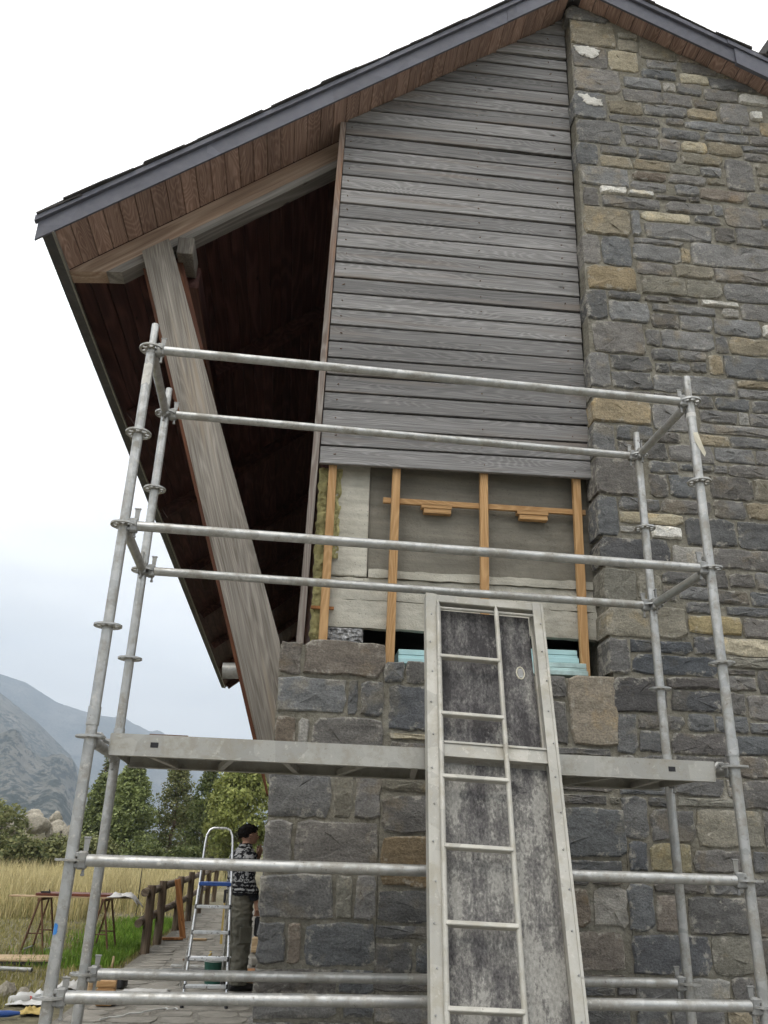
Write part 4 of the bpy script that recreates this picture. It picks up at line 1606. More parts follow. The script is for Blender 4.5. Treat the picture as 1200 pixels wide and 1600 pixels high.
def crumple(name, mat, loc, sx, sy, sz, seed, label, cat, res=16, drape=None):
    mb = MB()
    for i in range(res + 1):
        for j in range(res + 1):
            u, v = i / res - .5, j / res - .5
            p = Vector((u * 5 + seed, v * 5, seed * 1.7))
            h = .25 + .75 * mnoise.noise(p * .9) + .35 * abs(mnoise.noise(p * 1.9)) + .12 * mnoise.noise(p * 4)
            h = max(h, 0.02)
            e = max(0.0, 1 - (2 * math.hypot(u, v)) ** 4 * .7)
            x = u * sx * (1 + .25 * mnoise.noise(p + Vector((9, 0, 0))))
            y = v * sy * (1 + .25 * mnoise.noise(p + Vector((0, 9, 0))))
            z = .006 + h * sz * e * .62
            if drape:
                z += drape(x, y)
            mb.v.append((x, y, z))
    for i in range(res):
        for j in range(res):
            a = i * (res + 1) + j
            mb.f.append((a, a + res + 1, a + res + 2, a + 1))
    me = mb.mesh(name, 1.2)
    o = link(name, me, mat, None, loc)
    mo = o.modifiers.new('thickness', 'SOLIDIFY')
    mo.thickness = .004
    return tag(o, label, cat)


crumple('crumpled_cloth', 'white_cloth', (-2.16, 8.80, .757), .46, .36, .16, 2.0, 'crumpled whitish cloth on the right end of the work table', 'cloth',
        drape=lambda x, y: -max(0, x - .12) * 1.1)

# ================================================================== person
def remeshed(name, mat, parent, mb, voxel, smooth=4, fold=0.0):
    """fuse overlapping lofts into one continuous skin"""
    me = mb.mesh(name)
    o = bpy.data.objects.new(name, me)
    COL.objects.link(o)
    md = o.modifiers.new('remesh', 'REMESH')
    md.mode = 'VOXEL'
    md.voxel_size = voxel
    ms = o.modifiers.new('smooth', 'SMOOTH')
    ms.factor = .5
    ms.iterations = smooth
    dg = bpy.context.evaluated_depsgraph_get()
    nm = bpy.data.meshes.new_from_object(o.evaluated_get(dg))
    bpy.data.objects.remove(o, do_unlink=True)
    nm.name = name
    nm.materials.clear()
    if fold:
        pn = [(v.co.copy(), v.normal.copy()) for v in nm.vertices]
        new = []
        for p, nv in pn:
            f = abs(mnoise.noise(Vector((p.x * 9, p.y * 9, p.z * 16)))) + .5 * abs(mnoise.noise(Vector((p.x * 20, p.y * 20, p.z * 26))))
            new += list(p + nv * fold * (.45 - f))
        nm.vertices.foreach_set('co', new)
    nm.shade_smooth()
    return link(name, nm, mat, parent)


def loft(mb, secs, n=18):
    """stack of level ellipses (x, y, z, rx, ry)"""
    k = len(mb.v)
    for (x, y, z, rx, ry) in secs:
        for i in range(n):
            a = 2 * math.pi * i / n
            mb.v.append((x + rx * math.cos(a), y + ry * math.sin(a), z))
    for j in range(len(secs) - 1):
        for i in range(n):
            mb.f.append((k + j * n + i, k + j * n + (i + 1) % n, k + (j + 1) * n + (i + 1) % n, k + (j + 1) * n + i))
    mb.f.append(tuple(k + i for i in range(n - 1, -1, -1)))
    mb.f.append(tuple(k + (len(secs) - 1) * n + i for i in range(n)))


man = tag(empty('person', (-0.345, 5.49, 0.032), (0, 0, R(24))), 'dark-haired person in black and white patterned sweater, facing the house corner', 'person')
man.scale = (1.12, 1.10, 1.0)
body = MB()
# trunk, neck, head (faces +X)
loft(body, [(0, 0, .84, .10, .15), (-.005, 0, .95, .105, .15), (-.01, 0, 1.10, .095, .135), (-.01, 0, 1.28, .11, .16), (-.005, 0, 1.39, .09, .165), (.005, 0, 1.435, .06, .08), (.02, 0, 1.47, .052, .052), (.032, 0, 1.53, .052, .050)])
loft(body, [(.052, 0, 1.492, .030, .026), (.056, 0, 1.510, .062, .048), (.050, 0, 1.535, .078, .060), (.045, 0, 1.57, .088, .070), (.040, 0, 1.61, .094, .075), (.034, 0, 1.645, .088, .070), (.030, 0, 1.675, .062, .050), (.028, 0, 1.69, .02, .018)])
body.path([(.118, 0, 1.605), (.140, 0, 1.578), (.150, 0, 1.567), (.136, 0, 1.556)], [.010, .013, .014, .010], 8)
body.path([(.105, 0, 1.512), (.118, 0, 1.515), (.122, 0, 1.505)], [.026, .020, .014], 8)
body.path([(.115, -.02, 1.540), (.127, 0, 1.541), (.115, .02, 1.540)], .011, 8)
for s_ in (-1, 1):
    loft(body, [(.0, s_ * .095, .86, .085, .085), (.008, s_ * .105, .68, .075, .075), (.015, s_ * .108, .50, .058, .058), (.0, s_ * .112, .34, .056, .056), (-.018, s_ * .115, .12, .040, .040), (-.018, s_ * .115, .06, .045, .042)])
    body.path([(.030, s_ * .070, 1.555), (.042, s_ * .082, 1.575), (.036, s_ * .086, 1.600), (.018, s_ * .082, 1.598), (.018, s_ * .074, 1.560)], [.008, .011, .011, .010, .008], 8)
# far arm raised to the mouth
body.path([(-.005, .165, 1.385), (.05, .225, 1.27), (.11, .245, 1.165), (.16, .19, 1.25), (.205, .12, 1.355), (.208, .10, 1.385)], [.060, .052, .046, .042, .030, .030], 12)
body.path([(.208, .10, 1.385), (.204, .080, 1.43), (.195, .070, 1.455)], [.030, .036, .032], 10)
for k in range(4):
    body.path([(.200 - .006 * k, .066 - .004 * k, 1.466 - .018 * k), (.196 - .004 * k, .036, 1.486 - .018 * k), (.180 - .003 * k, .018, 1.488 - .018 * k)], [.0105, .0095, .008], 7)
body.path([(.196, .085, 1.43), (.176, .070, 1.462), (.164, .050, 1.476)], [.013, .011, .009], 7)
# near arm hanging
body.path([(-.005, -.165, 1.385), (-.025, -.225, 1.26), (-.03, -.245, 1.125), (.03, -.237, 1.02), (.085, -.225, .910), (.095, -.22, .885)], [.060, .052, .046, .043, .030, .030], 12)
body.path([(.095, -.22, .885), (.108, -.215, .845), (.116, -.21, .81)], [.030, .036, .034], 10)
for k in range(4):
    body.path([(.092 + .021 * k, -.208, .800), (.094 + .021 * k, -.196, .765 - .006 * (k in (1, 2))), (.094 + .020 * k, -.178, .748)], [.0105, .0095, .008], 7)
body.path([(.130, -.205, .85), (.150, -.19, .815), (.150, -.178, .785)], [.013, .011, .009], 7)
remeshed('body', 'skin', man, body, .0055, 3)
sw = MB()
loft(sw, [(0, 0, .955, .128, .170), (0, 0, 1.00, .135, .178), (-.01, 0, 1.12, .132, .168), (-.012, 0, 1.28, .136, .185), (-.008, 0, 1.37, .118, .190), (.0, 0, 1.425, .085, .125), (.012, 0, 1.455, .070, .075), (.018, 0, 1.495, .064, .066)])
sw.path([(-.005, .160, 1.375), (.05, .228, 1.27), (.105, .248, 1.165), (.16, .192, 1.25), (.198, .128, 1.345)], [.082, .072, .064, .058, .046], 14)
sw.path([(-.005, -.160, 1.375), (-.025, -.230, 1.26), (-.03, -.250, 1.125), (.03, -.240, 1.02), (.078, -.227, .925)], [.082, .072, .064, .058, .046], 14)
remeshed('sweater', 'jacquard', man, sw, .008, 3, .022)
tr = MB()
loft(tr, [(0, 0, .80, .118, .165), (0, 0, .90, .124, .168), (0, 0, .975, .118, .160)])
for s_ in (-1, 1):
    loft(tr, [(-.004, s_ * .092, .88, .108, .088), (.004, s_ * .102, .70, .098, .092), (.012, s_ * .108, .50, .085, .085), (.004, s_ * .112, .30, .080, .082), (-.006, s_ * .115, .12, .080, .080), (.004, s_ * .116, .075, .086, .082)])
tro = remeshed('trousers', 'trousers', man, tr, .008, 3, .026)
mb = MB()
mb.box((.012, -.192, .56), (.13, .030, .17), ch=.010)
mb.build('cargo_pocket', 'trousers', tro)
for s_ in (-1, 1):
    mb = MB()
    mb.path([(-.085, s_ * .115, .045), (-.03, s_ * .116, .052), (.06, s_ * .121, .050), (.15, s_ * .128, .038), (.185, s_ * .130, .032)], [.030, .046, .044, .038, .022], 12)
    mb.v = [(x, y, max(z, 0.0)) for x, y, z in mb.v]
    remeshed('shoe', 'shoe', man, mb, .008, 2)
# hair: short, fuller on the crown, ragged
tmp = bmesh.new()
bmesh.ops.create_icosphere(tmp, subdivisions=5, radius=1.0)
hb = MB()
keep = {}
for v in tmp.verts:
    d = v.co.normalized()
    wv_ = .10 * mnoise.noise(d * 7)
    if (d.x > .45 + wv_ and d.z < .42 + wv_) or d.z < -.62 + wv_ or (d.x > .02 + wv_ and d.z < -.02 + wv_):
        continue
    k = 1.05 + .10 * mnoise.noise(d * 6) + .16 * max(0, mnoise.noise(d * 17)) 
    keep[v.index] = len(hb.v)
    hb.v.append((.034 + d.x * .105 * k, d.y * .086 * k, 1.618 + d.z * .088 * k))
for f in tmp.faces:
    if all(v.index in keep for v in f.verts):
        hb.f.append(tuple(keep[v.index] for v in f.verts))
tmp.free()
hr = hb.build('hair', 'hair', man, smooth=1.2)
md = hr.modifiers.new('thickness', 'SOLIDIFY')
md.thickness = .022
md.offset = -1
for s_ in (-1, 1):
    mb = MB()
    mb.box((.119, s_ * .036, 1.592), (.010, .022, .008), Matrix.Rotation(s_ * .5, 3, 'Z'), ch=.002)
    mb.build('eye', 'hair', man)
    mb = MB()
    mb.box((.118, s_ * .038, 1.613), (.012, .034, .007), Matrix.Rotation(s_ * .5, 3, 'Z'), ch=.002)
    mb.build('eyebrow', 'hair', man)
pch = tag(empty('tool_pouch', (-.345 + .235, 5.49 - .121, .565)), "small black pouch held in the person's lowered hand", 'pouch')
mb = MB()
mb.box((0, 0, .11), (.10, .05, .20), ch=.018)
mb.build('bag', 'dark_plastic', pch)
mb = MB()
mb.path([(-.03, 0, .20), (-.02, 0, .235), (.02, 0, .235), (.03, 0, .20)], .005, 6)
mb.build('handle', 'dark_plastic', pch)

# ================================================================== stepladder
stl = tag(empty('stepladder', (-.565, 4.46, .02)), 'aluminium stepladder with blue top step beside the person', 'stepladder')


def fr(t, s_, k=0.0):
    """point on the front frame, t metres up"""
    w = .215 - .045 * t
    return Vector((-.035 * t / 1.66 + s_ * w, .49 * t / 1.66 + k, t))


for s_ in (-1, 1):
    mb = MB()
    p0, p1 = fr(.02, s_), fr(1.10, s_)
    mb.path([p0, p1], .015, 8)
    rl = mb.build('front_rail', 'ladder_metal', stl, smooth=.7)
    mb = MB()
    mb.tube(fr(0, s_), fr(.06, s_), .019, n=8)
    mb.build('foot', 'dark_plastic', rl)
    mb = MB()
    mb.path([fr(1.07, s_ * .92) + Vector((0, .04, 0)), Vector((s_ * .225 - .20 + .05, 1.30, .02))], .012, 8)
    rl = mb.build('back_rail', 'ladder_metal', stl, smooth=.7)
mb = MB()
mb.path([(-.30, .90, .35), (.18, .90, .35)], .009, 8)
mb.build('back_brace', 'ladder_metal', stl, smooth=.7)
lp = [fr(1.08, -1)]
lp += [fr(1.50, -1), fr(1.585, -.96), fr(1.64, -.78), fr(1.66, -.5), fr(1.66, .5), fr(1.64, .78), fr(1.585, .96), fr(1.50, 1), fr(1.08, 1)]
mb = MB()
mb.path(lp, .0125, 8)
mb.build('handrail', 'ladder_metal', stl, smooth=.7)
for k, t in enumerate((.18, .415, .65, .885)):
    mb = MB()
    c = fr(t, 0)
    mb.box(c, (2 * (.215 - .045 * t) - .01, .08, .028), ch=.004)
    tr_ = mb.build('tread', 'ladder_metal', stl)
    for s_ in (-1, 1):
        mb = MB()
        mb.tube(fr(t - .02, s_, -.016), fr(t + .02, s_, -.016), .011, n=6)
        mb.build('joint_cap', 'dark_plastic', tr_)
mb = MB()
mb.box(fr(1.10, 0) + Vector((0, .10, 0)), (.34, .26, .035), ch=.006)
mb.build('top_step', 'blue_plastic', stl)

# ================================================================== tools and leftovers on the ground
def bucket(loc, label):
    o = tag(empty('bucket', loc), label, 'bucket')
    mb = MB()
    n = 16
    prof = [(.095, 0), (.115, .22), (.122, .23), (.112, .232), (.092, .02), (0.001, .02)]
    for r, z in prof:
        for k in range(n):
            a = 2 * math.pi * k / n
            mb.v.append((r * math.cos(a), r * math.sin(a), z))
    for j in range(len(prof) - 1):
        for k in range(n):
            mb.f.append((j * n + k, j * n + (k + 1) % n, (j + 1) * n + (k + 1) % n, (j + 1) * n + k))
    mb.build('tub', 'green_plastic', o, smooth=.8)
    mb = MB()
    mb.path([(.118 * math.cos(a), .01, .225 + .10 * math.sin(a)) for a in [math.pi * k / 10 for k in range(11)]], .004, 6)
    mb.build('bail', 'galvanised', o)
    mb = MB()
    mb.tube((0, 0, .2305), (0, 0, .2365), .121, n=16, cap=False)
    mb.build('rim', 'white_plastic', o)
    return o


bucket((-.60, 5.98, .03), 'dark green bucket with pale rim behind the stepladder')
o = tag(empty('trowel', (-.66, 6.6, .035)), 'trowel with yellow handle lying beyond the green bucket', 'trowel')
mb = MB()
mb.box((.10, 0, .012), (.20, .09, .004))
mb.build('blade', 'galvanised_dull', o)
mb = MB()
mb.path([(0, 0, .015), (-.02, 0, .06), (-.05, 0, .20), (-.03, 0, .26)], [.008, .012, .02, .016], 8)
mb.build('handle', 'yellow_plastic', o, smooth=.8)
for (x, y, rz, ln, mat, lab) in ((-1.05, 7.0, .2, .55, 'galvanised_dull', 'grey metal straightedge on the path left of the bucket'),
                                 (-1.02, 7.35, -.15, .45, 'galvanised', 'bright metal straightedge farther back on the path'),
                                 (-.98, 8.1, .5, .40, 'rusty_metal', 'dark iron bar on the path near the fence')):
    mb = MB()
    mb.box((0, 0, .012), (ln, .055, .022), ch=.003)
    mb.box((0, 0, .027), (ln * .9, .012, .010), ch=.002)
    o = link('straightedge', mb.mesh('straightedge'), mat, None, (x, y, .03), (0, 0, rz))
    tag(o, lab, 'metal bar')
# saw bench parts behind the ladder
o = tag(empty('hand_saw', (-.80, 10.2, .03)), 'saw with black and yellow grip standing on the path', 'saw')
mb = MB()
mb.prism([(-.02, 0), (.02, 0), (.012, .62), (-.012, .62)], -.004, .004)
mb.build('blade', 'yellow_plastic', o)
mb = MB()
mb.box((0, 0, .70), (.045, .03, .2), ch=.008)
mb.build('handle', 'dark_plastic', o)
for k, (x, y, z, sx, sy, sz, mat, nm, lab) in enumerate((
        (-.20, 9.2, .03, .13, .30, .20, 'pale_wood', 'wood_block', 'pale wood block beside the house wall behind the person'),
        (-.17, 7.7, .03, .18, .26, .09, 'paving', 'loose_stone', 'loose grey stone against the wall behind the person'),
        (-.22, 6.75, .03, .24, .30, .05, 'plank_wood', 'board_offcut', 'orange board offcut on the path behind the person'),
        (-.16, 6.0, .03, .20, .20, .04, 'pale_wood', 'board_offcut', 'pale board offcut right behind the shoes of the person'),
        (-1.53, 4.55, .03, .16, .22, .21, 'batten_wood_x', 'wooden_crate', 'small wooden crate behind the scaffold post foot'),
        (-1.73, 4.75, .03, .05, .05, .26, 'pale_wood', 'wood_peg', 'pale wood peg standing next to the wooden crate'),
        (-1.62, 5.62, .03, .20, .2, .11, 'dark_plastic', 'tool_case', 'dark tool case behind the wooden crate'))):
    o = tag(empty(nm, (x, y, z), (0, 0, rnd.uniform(-.3, .3))), lab, nm.split('_')[-1])
    mb = MB()
    mb.box((0, 0, sz * .5), (sx, sy, sz), ch=min(.012, sz * .15))
    mb.v = [(a + rnd.uniform(-.006, .006), b + rnd.uniform(-.006, .006), c) for a, b, c in mb.v]
    mb.build('body', mat, o)
    if nm == 'wooden_crate':
        for zz in (.05, .12, .19):
            mb = MB()
            mb.box((0, -sy / 2 - .008, zz), (sx + .02, .014, .05), ch=.002)
            mb.build('slat', 'batten_wood_x', o)
    if nm == 'tool_case':
        mb = MB()
        mb.path([(-.05, 0, .11), (-.05, 0, .14), (.05, 0, .14), (.05, 0, .11)], .008, 6)
        mb.build('handle', 'dark_plastic', o)
crumple('plastic_sheet', 'white_plastic', (-2.25, 4.75, .02), .42, .5, .22, 5.0, 'white plastic sheet bunched beside the scaffold post', 'sheet')
crumple('net_bag', 'white_cloth', (-2.10, 5.62, .02), .32, .3, .20, 7.3, 'white net bag behind the plastic sheet', 'bag', 14)
crumple('cloth_rag', 'white_cloth', (-1.25, 5.3, .03), .5, .35, .09, 8.8, 'white rag on the path left of the stepladder', 'rag', 14)
crumple('paper_scrap', 'paper', (-2.75, 7.9, .03), .16, .16, .10, 4.4, 'white paper scrap on the grass under the work table', 'paper', 10)
crumple('yellow_scrap', 'yellow_plastic', (-2.10, 4.12, .02), .24, .22, .13, 3.3, 'yellow plastic scrap beside the scaffold post foot', 'plastic scrap', 10)
mb = MB()
pts = [(-1.42 + .45 * (k / 12) + .02 * math.sin(k * 1.9), 3.75 + .55 * (k / 12) + .03 * math.sin(k * 1.3), .035) for k in range(13)]
pts += [(-.95 + .03 * k, 4.32 + .03 * math.sin(k * 2.0), .035) for k in range(6)]
mb.path(pts, .007, 6)
o = mb.build('white_cord', 'white_plastic', smooth=.8)
tag(o, 'white cord lying across the paving in front of the stepladder', 'cord')
o = tag(empty('spray_bottle', (-2.46, 4.62, .045), (0, R(90), R(35))), 'white bottle with red cap lying in the grass', 'bottle')
mb = MB()
n = 12
prof = [(.001, 0), (.036, .0), (.040, .02), (.040, .15), (.028, .185), (.016, .20), (.016, .205)]
for r, z in prof:
    for k in range(n):
        a = 2 * math.pi * k / n
        mb.v.append((r * math.cos(a), r * math.sin(a), z))
for j in range(len(prof) - 1):
    for k in range(n):
        mb.f.append((j * n + k, j * n + (k + 1) % n, (j + 1) * n + (k + 1) % n, (j + 1) * n + k))
mb.build('flask', 'white_plastic', o, smooth=.8)
mb = MB()
mb.tube((0, 0, .20), (0, 0, .255), .022, .016, 12)
mb.build('cap', 'red_plastic', o, smooth=.8)
o = tag(empty('caulking_gun', (-2.35, 3.86, .05), (0, 0, R(12))), 'blue caulking gun on the ground at the picture corner', 'tool')
mb = MB()
mb.path([(-.18, 0, 0), (.10, 0, 0), (.20, 0, .002)], [.028, .028, .012], 12)
mb.build('barrel', 'blue_plastic', o, smooth=.8)
mb = MB()
mb.path([(-.18, 0, 0), (-.26, 0, -.005), (-.34, 0, -.01)], .007, 6)
mb.build('rod', 'galvanised', o)
mb = MB()
mb.path([(-.19, 0, -.01), (-.22, .02, -.03), (-.24, .10, -.035)], .010, 6)
mb.build('trigger', 'blue_plastic', o)
o = tag(empty('sheet_stack', (-3.28, 7.62, .02), (0, 0, R(3))), 'pale plywood sheets lying on the grass with a printed label', 'plywood')
mb = MB()
mb.box((0, .0, .055), (.95, .55, .022), ch=.003)
mb.build('top_sheet', 'pale_wood', o)
mb = MB()
mb.box((.03, -.02, .022), (.90, .50, .035), ch=.004)
mb.build('lower_sheet', 'dark_plastic', o)
mb = MB()
mb.box((-.30, -.20, .0675), (.20, .13, .002))
mb.build('paper_label', 'paper', o)
o = tag(empty('steel_tube', (-3.15, 6.80, .05), (R(90), 0, R(76))), 'grey steel tube lying in the grass before the plywood', 'tube')
mb = MB()
mb.tube((0, 0, -.5), (0, 0, .35), .026, n=14, cap=False)
mb.tube((0, 0, -.5), (0, 0, .348), .021, n=14, cap=False)
mb.build('pipe', 'galvanised_dull', o, smooth=.7)
for (x, y, h, r, mat, lab) in ((-3.02, 15.7, 1.0, .010, 'dark_plastic', 'thin dark iron stake standing in the tall grass'), (-1.96, 7.2, .16, .016, 'pale_wood', 'short pale wooden stake at the path edge')):
    mb = MB()
    mb.path([(0, 0, -.05), (.01, 0, h * .6), (.012, 0, h)], [r, r, r * .8], 8)
    o = link('stake', mb.mesh('stake', .7), mat, None, (x, y, 0))
    tag(o, lab, 'stake')


# stones in the grass and boulders on the bank
def rock_mesh(seed, sub=3):
    tmp = bmesh.new()
    bmesh.ops.create_icosphere(tmp, subdivisions=sub, radius=1.0)
    mb = MB()
    for v in tmp.verts:
        d = v.co
        k = 1 + .38 * mnoise.noise(d * 1.1 + Vector((seed, 0, 0))) + .16 * mnoise.noise(d * 2.7 + Vector((0, seed, 0)))
        mb.v.append(tuple(d * k))
    mb.f = [tuple(q.index for q in f.verts) for f in tmp.faces]
    tmp.free()
    return mb.mesh('rock', .5)


RK = [rock_mesh(s_ * 3.7, 3) for s_ in range(5)]
GR = 'rounded stones lying in the grass'
for k, (x, y, s_) in enumerate(((-2.62, 5.1, .09), (-2.50, 5.28, .055), (-2.75, 5.25, .06), (-2.68, 4.85, .05), (-2.80, 4.72, .055), (-2.10, 7.05, .05), (-2.35, 7.4, .04), (-2.47, 6.4, .045))):
    o = link('field_stone', RK[k % 5], 'pebble', None, (x, y, s_ * .35), (rnd.random() * 6, rnd.random() * 6, rnd.random() * 6))
    o.scale = (s_ * 1.2, s_, s_ * .65)
    tag(o, 'small rounded stone in the grass near the scaffold foot', 'stone', GR)
for k, (x, y, z, s_) in enumerate(((-12.2, 41.0, 2.15, .75), (-11.3, 41.5, 1.95, .62), (-13.1, 40.6, 1.95, .60), (-10.6, 41.0, 1.75, .45), (-12.7, 42.5, 2.55, .55), (-11.8, 43.0, 2.45, .50), (-9.9, 41.4, 1.55, .40), (-13.9, 41.5, 2.2, .6))):
    o = link('boulder', RK[(k + 2) % 5], 'boulder', None, (x, y, z + .05), (rnd.random() * 6, rnd.random() * 6, rnd.random() * 6))
    s_ *= .72
    o.scale = (s_ * 1.15, s_, s_ * .8)
    tag(o, 'pale boulder in the heap on the bank beyond the meadow', 'boulder', 'boulders on the bank')

# ================================================================== trees, shrubs, grass
def leaf_cloud(mb, c, rad, n, size, rg, flat=0.6, droop=0.0):
    for _ in range(n):
        while True:
            p = Vector((rg.uniform(-1, 1), rg.uniform(-1, 1), rg.uniform(-1, 1)))
            if .05 < p.length < 1:
                break
        p = Vector((p.x * rad[0], p.y * rad[1], p.z * rad[2])) + c
        a = Vector((rg.gauss(0, 1), rg.gauss(0, 1), rg.gauss(0, flat) - droop)).normalized()
        b = a.orthogonal()
        b.rotate(Matrix.Rotation(rg.uniform(0, 6.28), 3, a))
        s_ = size * rg.uniform(.6, 1.3)
        mb.add([p - a * s_ * .9, p + b * s_ * .42, p + a * s_ * .9, p - b * s_ * .42], [(0, 1, 2, 3)])


def tree(name, label, cat, loc, h, w, leafmat, seed, shape='cone', nclump=130, nleaf=34, size=.075, bark='log_wood', group='trees beyond the meadow', droop=.2):
    rg = random.Random(seed)
    t = tag(empty(name, loc), label, cat, group)
    mb = MB()
    pts = [(rg.uniform(-.04, .04) * k, rg.uniform(-.04, .04) * k, h * .97 * k / 6 - (.1 if k == 0 else 0)) for k in range(7)]
    mb.path(pts, [h * .020 * (1 - .88 * k / 6) + .006 for k in range(7)], 8)
    lb = MB()
    cr = MB()
    for k in range(nclump):
        f = rg.random() ** .85
        if shape == 'cone':
            z = h * (.06 + .92 * f)
            r = w / 2 * (1 - f) ** .72 * (1 + .18 * math.sin(f * 23 + seed)) + .08
        elif shape == 'column':
            z = h * (.10 + .88 * f)
            r = w / 2 * (math.sin(math.pi * min(1, .16 + f * .86)) ** .6)
        else:
            z = h * (.22 + .74 * f)
            r = w / 2 * (math.sin(math.pi * (.12 + f * .84)) ** .55)
        a = rg.uniform(0, 6.283)
        q = math.sqrt(rg.uniform(.12, 1.0))
        c = Vector((math.cos(a) * r * q, math.sin(a) * r * q, z))
        if k % 3 == 0:
            b0 = Vector((0, 0, max(.1, z - r * .6)))
            lb.path([b0, (b0 + c) / 2 + Vector((0, 0, .05)), c], [.018, .012, .005], 5, cap=False)
        k2 = rg.uniform(.7, 1.25)
        leaf_cloud(cr, c, (.30 * k2 * (w / 2.2) ** .5, .30 * k2 * (w / 2.2) ** .5, (.34 if shape != 'bush' else .28) * k2), int(nleaf * 1.25), size * 1.12, rg, droop=droop)
    mb.build('trunk', bark, t, smooth=.8)
    lb.build('limbs', bark, t, smooth=.8)
    cr.build('crown', leafmat, t)
    return t


tree('conical_tree', 'broad dark green conical tree left of the stepladder, tallest of its clump', 'tree', (-7.60, 40, 0), 5.35, 3.2, 'leaf_green', 3, 'cone', 330, 38, .085)
tree('conical_tree', 'olive conical tree half hidden by the left scaffold posts', 'tree', (-9.35, 42, 0), 4.6, 3.0, 'leaf_green', 8, 'cone', 240, 36, .085)
tree('larch_tree', 'thin sparse larch rising behind the left scaffold posts', 'tree', (-9.75, 44, 0), 6.0, 1.3, 'leaf_birch', 9, 'cone', 60, 22, .08)
tree('birch_tree', 'slim pale birch between the dark conical tree and the stepladder', 'tree', (-5.80, 43, 0), 5.55, 2.3, 'leaf_birch', 4, 'column', 190, 30, .075)
tree('dark_tree', 'dark narrow tree behind the stepladder handrail', 'tree', (-3.75, 40, 0), 5.1, 1.9, 'leaf_dark', 5, 'column', 150, 32, .08)
tree('willow_tree', 'bright yellow-green drooping tree beside the house corner', 'tree', (-1.75, 34, 0), 5.0, 3.2, 'leaf_bright', 6, 'round', 260, 36, .085, droop=.9)
tree('round_tree', 'low dark tree behind the drooping tree and the path', 'tree', (-4.6, 46, 0), 3.8, 3.8, 'leaf_green', 15, 'round', 200, 34, .085)
SG = 'shrubs before the boulders'
for k, (x, y, h, w, m_, lab) in enumerate(((-12.3, 35.5, 3.1, 2.2, 'leaf_shrub', 'tall grey-green shrub at the left edge of the picture'),
                                         (-9.6, 36.0, 1.6, 2.4, 'leaf_shrub', 'low shrub in front of the boulder heap'),
                                         (-13.6, 36.0, 3.0, 2.4, 'leaf_dark', 'dark shrub outside the tall shrub at the left edge'),
                                         (-10.8, 34.5, 1.5, 2.0, 'leaf_birch', 'yellowish low shrub between meadow and tall shrub'),
                                         (-8.4, 37.0, 1.7, 2.2, 'leaf_shrub', 'low shrub at the foot of the conical trees'),
                                         (-6.3, 37.0, 1.5, 2.2, 'leaf_dark', 'dark undergrowth bush under the slim birch'),
                                         (-4.3, 36.0, 1.3, 2.0, 'leaf_dark', 'dark bush behind the stepladder steps'),
                                         (-2.4, 36.0, 1.5, 2.0, 'leaf_shrub', 'bush under the drooping tree'))):
    tree('shrub', lab, 'shrub', (x, y, 0), h, w, m_, 30 + k, 'bush', 80, 34, .085, group=SG, droop=.1)


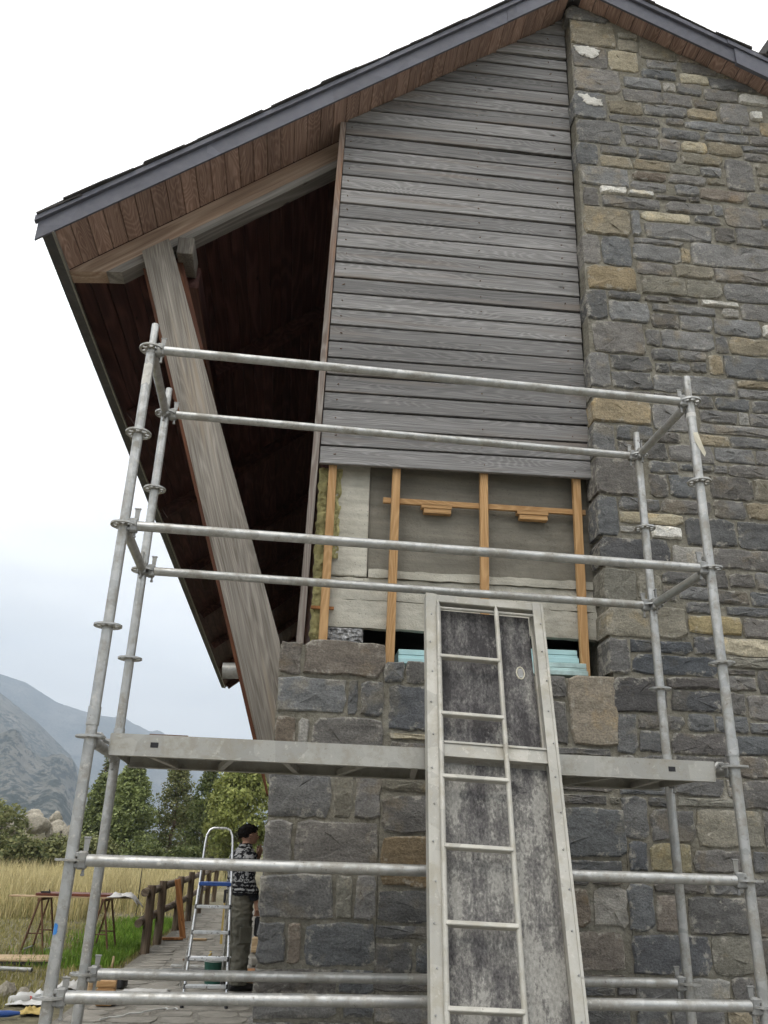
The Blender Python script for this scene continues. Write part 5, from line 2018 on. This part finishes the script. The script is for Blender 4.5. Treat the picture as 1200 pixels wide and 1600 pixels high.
def blades(name, mat, n, area, hmin, hmax, wid, rg, label, cat):
    mb = MB()
    for _ in range(n):
        x, y = area(rg)
        if x is None:
            continue
        h = rg.uniform(hmin, hmax)
        a = rg.uniform(0, 6.283)
        w = wid * rg.uniform(.6, 1.3)
        dx, dy = math.cos(a) * w, math.sin(a) * w
        lx, ly = rg.gauss(0, .22) * h, rg.gauss(0, .22) * h
        k = len(mb.v)
        mb.v += [(x - dx, y - dy, 0), (x + dx, y + dy, 0), (x + lx * .4 + dx * .7, y + ly * .4 + dy * .7, h * .6), (x + lx, y + ly, h), (x + lx * .4 - dx * .7, y + ly * .4 - dy * .7, h * .6)]
        mb.f.append((k, k + 1, k + 2, k + 4))
        mb.f.append((k + 4, k + 2, k + 3))
    me = bpy.data.meshes.new(name)
    me.from_pydata(mb.v, [], mb.f)
    o = link(name, me, mat)
    kind(o, 'stuff')
    tag(o, label, cat)
    return o


GA = random.Random(17)


def meadow(rg):
    y = 14.2 + (rg.random() ** 1.35) * 23
    x0 = CAM.x - .46 * (y + 5.1)
    x = rg.uniform(x0, -2.15)
    if y < 17 and rg.random() < (17 - y) / 3.4 + .5 * (x > -3.9):
        return None, None
    if mnoise.noise(Vector((x * .7, y * .7, 2))) < -.35:
        return None, None
    return x, y


def lawn(rg):
    y = 4.4 + rg.random() ** 1.1 * 11
    x0 = CAM.x - .46 * (y + 5.1)
    x = rg.uniform(x0, -1.86)
    if y < 6.6 and x > -2.5 + rg.uniform(-.25, .25):
        return None, None
    return x, y


def lush(rg):
    y = rg.uniform(7.2, 14.5)
    x = -1.92 - abs(rg.gauss(0, .6))
    if mnoise.noise(Vector((x * 1.2, y * .8, 7))) < -.15:
        return None, None
    return x, y


blades('meadow_undergrowth', 'grass_mixed', 22000, meadow, .18, .55, .010, GA, 'greenish lower grass between the dry stalks', 'grass')
blades('meadow_grass', 'grass_dry', 26000, meadow, .35, .95, .009, GA, 'tall dry yellow grass of the meadow', 'grass')
blades('short_grass', 'grass_mown', 26000, lawn, .03, .085, .006, GA, 'short trampled grass beside the path', 'grass')
blades('lush_grass', 'grass_green', 11000, lush, .06, .15, .007, GA, 'bright green grass at the fence foot', 'grass')

# ================================================================== valley haze
hz = bpy.data.materials.new('valley_air')
hz.use_nodes = True
ht_ = hz.node_tree
for q in list(ht_.nodes):
    if q.type == 'BSDF_PRINCIPLED':
        ht_.nodes.remove(q)
pv = ht_.nodes.new('ShaderNodeVolumePrincipled')
pv.inputs['Color'].default_value = (0.68, 0.82, 1.0, 1)
pv.inputs['Density'].default_value = 0.00036
pv.inputs['Anisotropy'].default_value = 0.0
ht_.links.new(pv.outputs[0], ht_.nodes['Material Output'].inputs['Volume'])
mb = MB()
mb.box((0, 0, 529), (9900, 9900, 1064))
me = mb.mesh('haze')
me.materials.append(hz)
o = link('haze', me, None)
kind(o, 'stuff')
